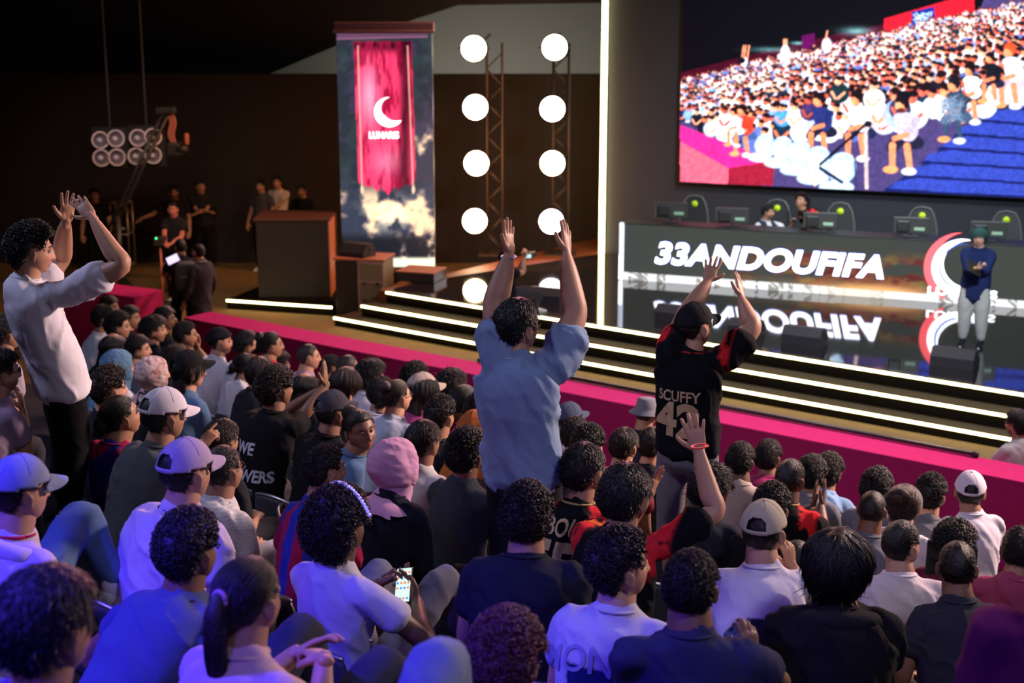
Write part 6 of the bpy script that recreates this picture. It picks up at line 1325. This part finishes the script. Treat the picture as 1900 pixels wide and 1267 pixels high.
P_ = at_plane(1487, 374, dl + DN * .62, DN); rr_ = P_ + DN * .22 + DV * .42; person('player with a dark afro leaning over the desk, red and yellow jersey', Vector((rr_.x, rr_.y, .556)), 262, P_, look=225, pitch=-25, stand=True, pelz=1.0, hair='afro', hairscale=(.88, .88, .82), hc=(.03, .012, .03), tone=MID, shirt=BLACK, paint=jersey(), lod=2, group='players at the stage desk', arms={'L': dict(w=(.12, .30, ztd - .556 + .05)), 'R': dict(w=(.12, .05, ztd - .556 + .05))})
P_ = at_depth(942, 478, 21.2); rr_ = Vector((P_.x, P_.y, .556)); person('photographer with auburn hair crouching on the stage, camera raised', rr_, 60, P_, look=65, hair='curly', hc=(.09, .03, .015), tone=LIGHT, shirt=BLACK, lod=2, seat=.18, group='stage crew', arms={'R': dict(w=(985, 482, -.1), kind='curl'), 'L': dict(w=(978, 480, .1), kind='curl')} if False else {'R': dict(hw=(-.02, .30, .0), kind='curl'), 'L': dict(hw=(.02, .30, -.02), kind='curl')})
q = P_ + Vector(dirw(60)) * .36; cmr = empty('photo_camera', q, 0, 'camera with a lit rear screen held up by the crouching photographer', 'camera'); MB().add(*bbox_((0, 0, 0), (.15, .09, .11), .02)).add(*cyl((0, .04, 0), (.1, .16, 0), .04)).build('camera_body', dk, cmr, False); MB().add(*box((0, -.048, 0), (.08, .004, .055))).build('display', mat('cam_screen', (.3, .4, .4), .3, emit=(.5, .8, .8), es=1.2), cmr, False)
crew(322, 357, 'stagehand in a black T-shirt with one arm stretched out', az=170, hair='short', tone=MID, beard=.6, shirt=CHAR, legs=BLACK, bw=1.15, look=175, arms={'R': dict(w=(.62, .15, 1.18), kind='relaxed')})
crew(372, 346, 'stagehand in a black T-shirt with arms crossed', az=165, hair='short', tone=MID, shirt=CHAR, legs=BLACK, bw=1.15, look=160, arms={'R': dict(w=(-.10, .24, 1.18)), 'L': dict(w=(-.10, .26, 1.16))})
crew(321, 388, 'camera operator in black with a red-lit face', az=185, hair='fade', tone=(.5, .18, .14), shirt=CHAR, legs=BLACK, arms={'R': dict(w=(.05, .36, 1.12), kind='curl'), 'L': dict(w=(.05, .32, 1.10), kind='curl')})  # red light on the face is put into the skin tone
crew(483, 345, 'person in a dark T-shirt standing behind the black counter', az=200, hair='short', tone=MID, shirt=(.05, .045, .05), z=1.66, legs=BLACK)
crew(514, 338, 'person in a white T-shirt with crossed arms behind the black counter', az=195, hair='short', tone=MID, shirt=(.40, .36, .34), z=1.70, legs=BLACK, bw=1.1, arms={'R': dict(w=(-.10, .25, 1.18)), 'L': dict(w=(-.10, .27, 1.16))})
crew(560, 354, 'dim person in black at the lit end of the black counter', az=200, hair='short', tone=BROWN, shirt=BLACK, z=1.62, legs=BLACK)
crew(175, 362, 'dim stagehand in black behind the raised clapping hands', az=170, hair='short', tone=MID, shirt=BLACK, z=1.66, legs=BLACK)
crew(335, 458, 'videographer in black with a backpack holding a lit monitor rig', az=60, hair='fade', tone=BROWN, shirt=(.02, .022, .028), legs=BLACK, lod=1, z=1.62, look=-30, arms={'L': dict(w=(.12, .38, 1.28), kind='curl'), 'R': dict(w=(.05, .36, 1.1), kind='curl')}, body_=None) if False else None
crew(335, 458, 'videographer in black with a backpack holding a lit monitor rig', az=-20, hair='fade', tone=BROWN, shirt=(.02, .022, .028), legs=BLACK, lod=1, z=1.62, look=-35, arms={'L': dict(w=(.20, .38, 1.30), kind='curl'), 'R': dict(w=(-.05, .36, 1.12), kind='curl')})
P_ = at_z(335, 458, 1.62); q = Vector((P_.x + .02, P_.y, 1.22)) - Vector(dirw(-20)) * .20; bp = empty('backpack', q, R_(20), 'grey backpack on the back of the videographer', 'backpack'); MB().add(*bbox_((0, 0, 0), (.30, .16, .44), .06, 3)).build('bag', mat('bag_grey', (.08, .085, .09), .7, bump=.4, bscale=30), bp); MB().add(*bbox_((0, -.09, -.08), (.22, .05, .2), .02)).build('pocket', mat('bag_grey', (.08, .085, .09)), bp)
q = at_depth(321, 481, depth_of(P_) - .25); mo = empty('camera_monitor', q, 0, 'small tilted bright monitor held by the videographer', 'monitor'); mo.rotation_euler = Euler((R_(-10), R_(-25), 0)); MB().add(*bbox_((0, 0, 0), (.20, .02, .13), .006)).build('monitor_frame', dk, mo, False); MB().add(*box((0, -.012, 0), (.18, .003, .11))).build('display', mat('rig_screen', (.7, .6, .9), .3, emit=(.75, .65, 1), es=1.3), mo, False)
q = at_z(304, 568, 0); zt_ = at_plane(300, 447, q, YV).z; mp = empty('camera_monopod', (q.x, q.y, 0), 0, 'tall monopod with camera and green light beside the videographer', 'monopod'); MB().add(*cyl((0, 0, .02), (0, 0, zt_ - .1), .018)).build('pole', copper, mp); MB().add(*bbox_((0, 0, zt_), (.2, .16, .16), .02)).build('camera', dk, mp, False); MB().add(*bbox_((.0, 0, .04), (.28, .24, .08), .02)).build('base', dk, mp, False); V, f = sphere_dirs(8, 6); MB().add(V * .012 + (-.04, -.09, zt_ + .06), f).build('indicator', mat('green_led', (0, 1, .1), .5, emit=(.05, 1, .2), es=8), mp)
crew(368, 467, 'person in a dark suit with a pale collar looking down beside the videographer', az=-55, hair='fade', tone=LIGHT, shirt=(.06, .055, .07), legs=(.03, .028, .035), collar=(.6, .6, .6), sleeve=1.85, lod=1, z=1.60, look=-60, pitch=-14, shirtlen=.22, group=None)

# fold rel offsets of prints into person space, then bake all cloth
for i, t in enumerate(TEXTS):
    kw = t[6]
    if 'rel' in kw:
        info = [p[3] for p in PEND if p[0] == t[0]][0]; nb_ = info['nb']; pe = info['pel']; z = nb_[2] + kw['rel']; f_ = (z - pe[2]) / (nb_[2] - pe[2])
        kw['dy'] = float(pe[1] + (nb_[1] - pe[1]) * f_); TEXTS[i] = (t[0], t[1], t[2], float(nb_[0] * f_) + t[3], float(z), t[5], kw)
finish_people()
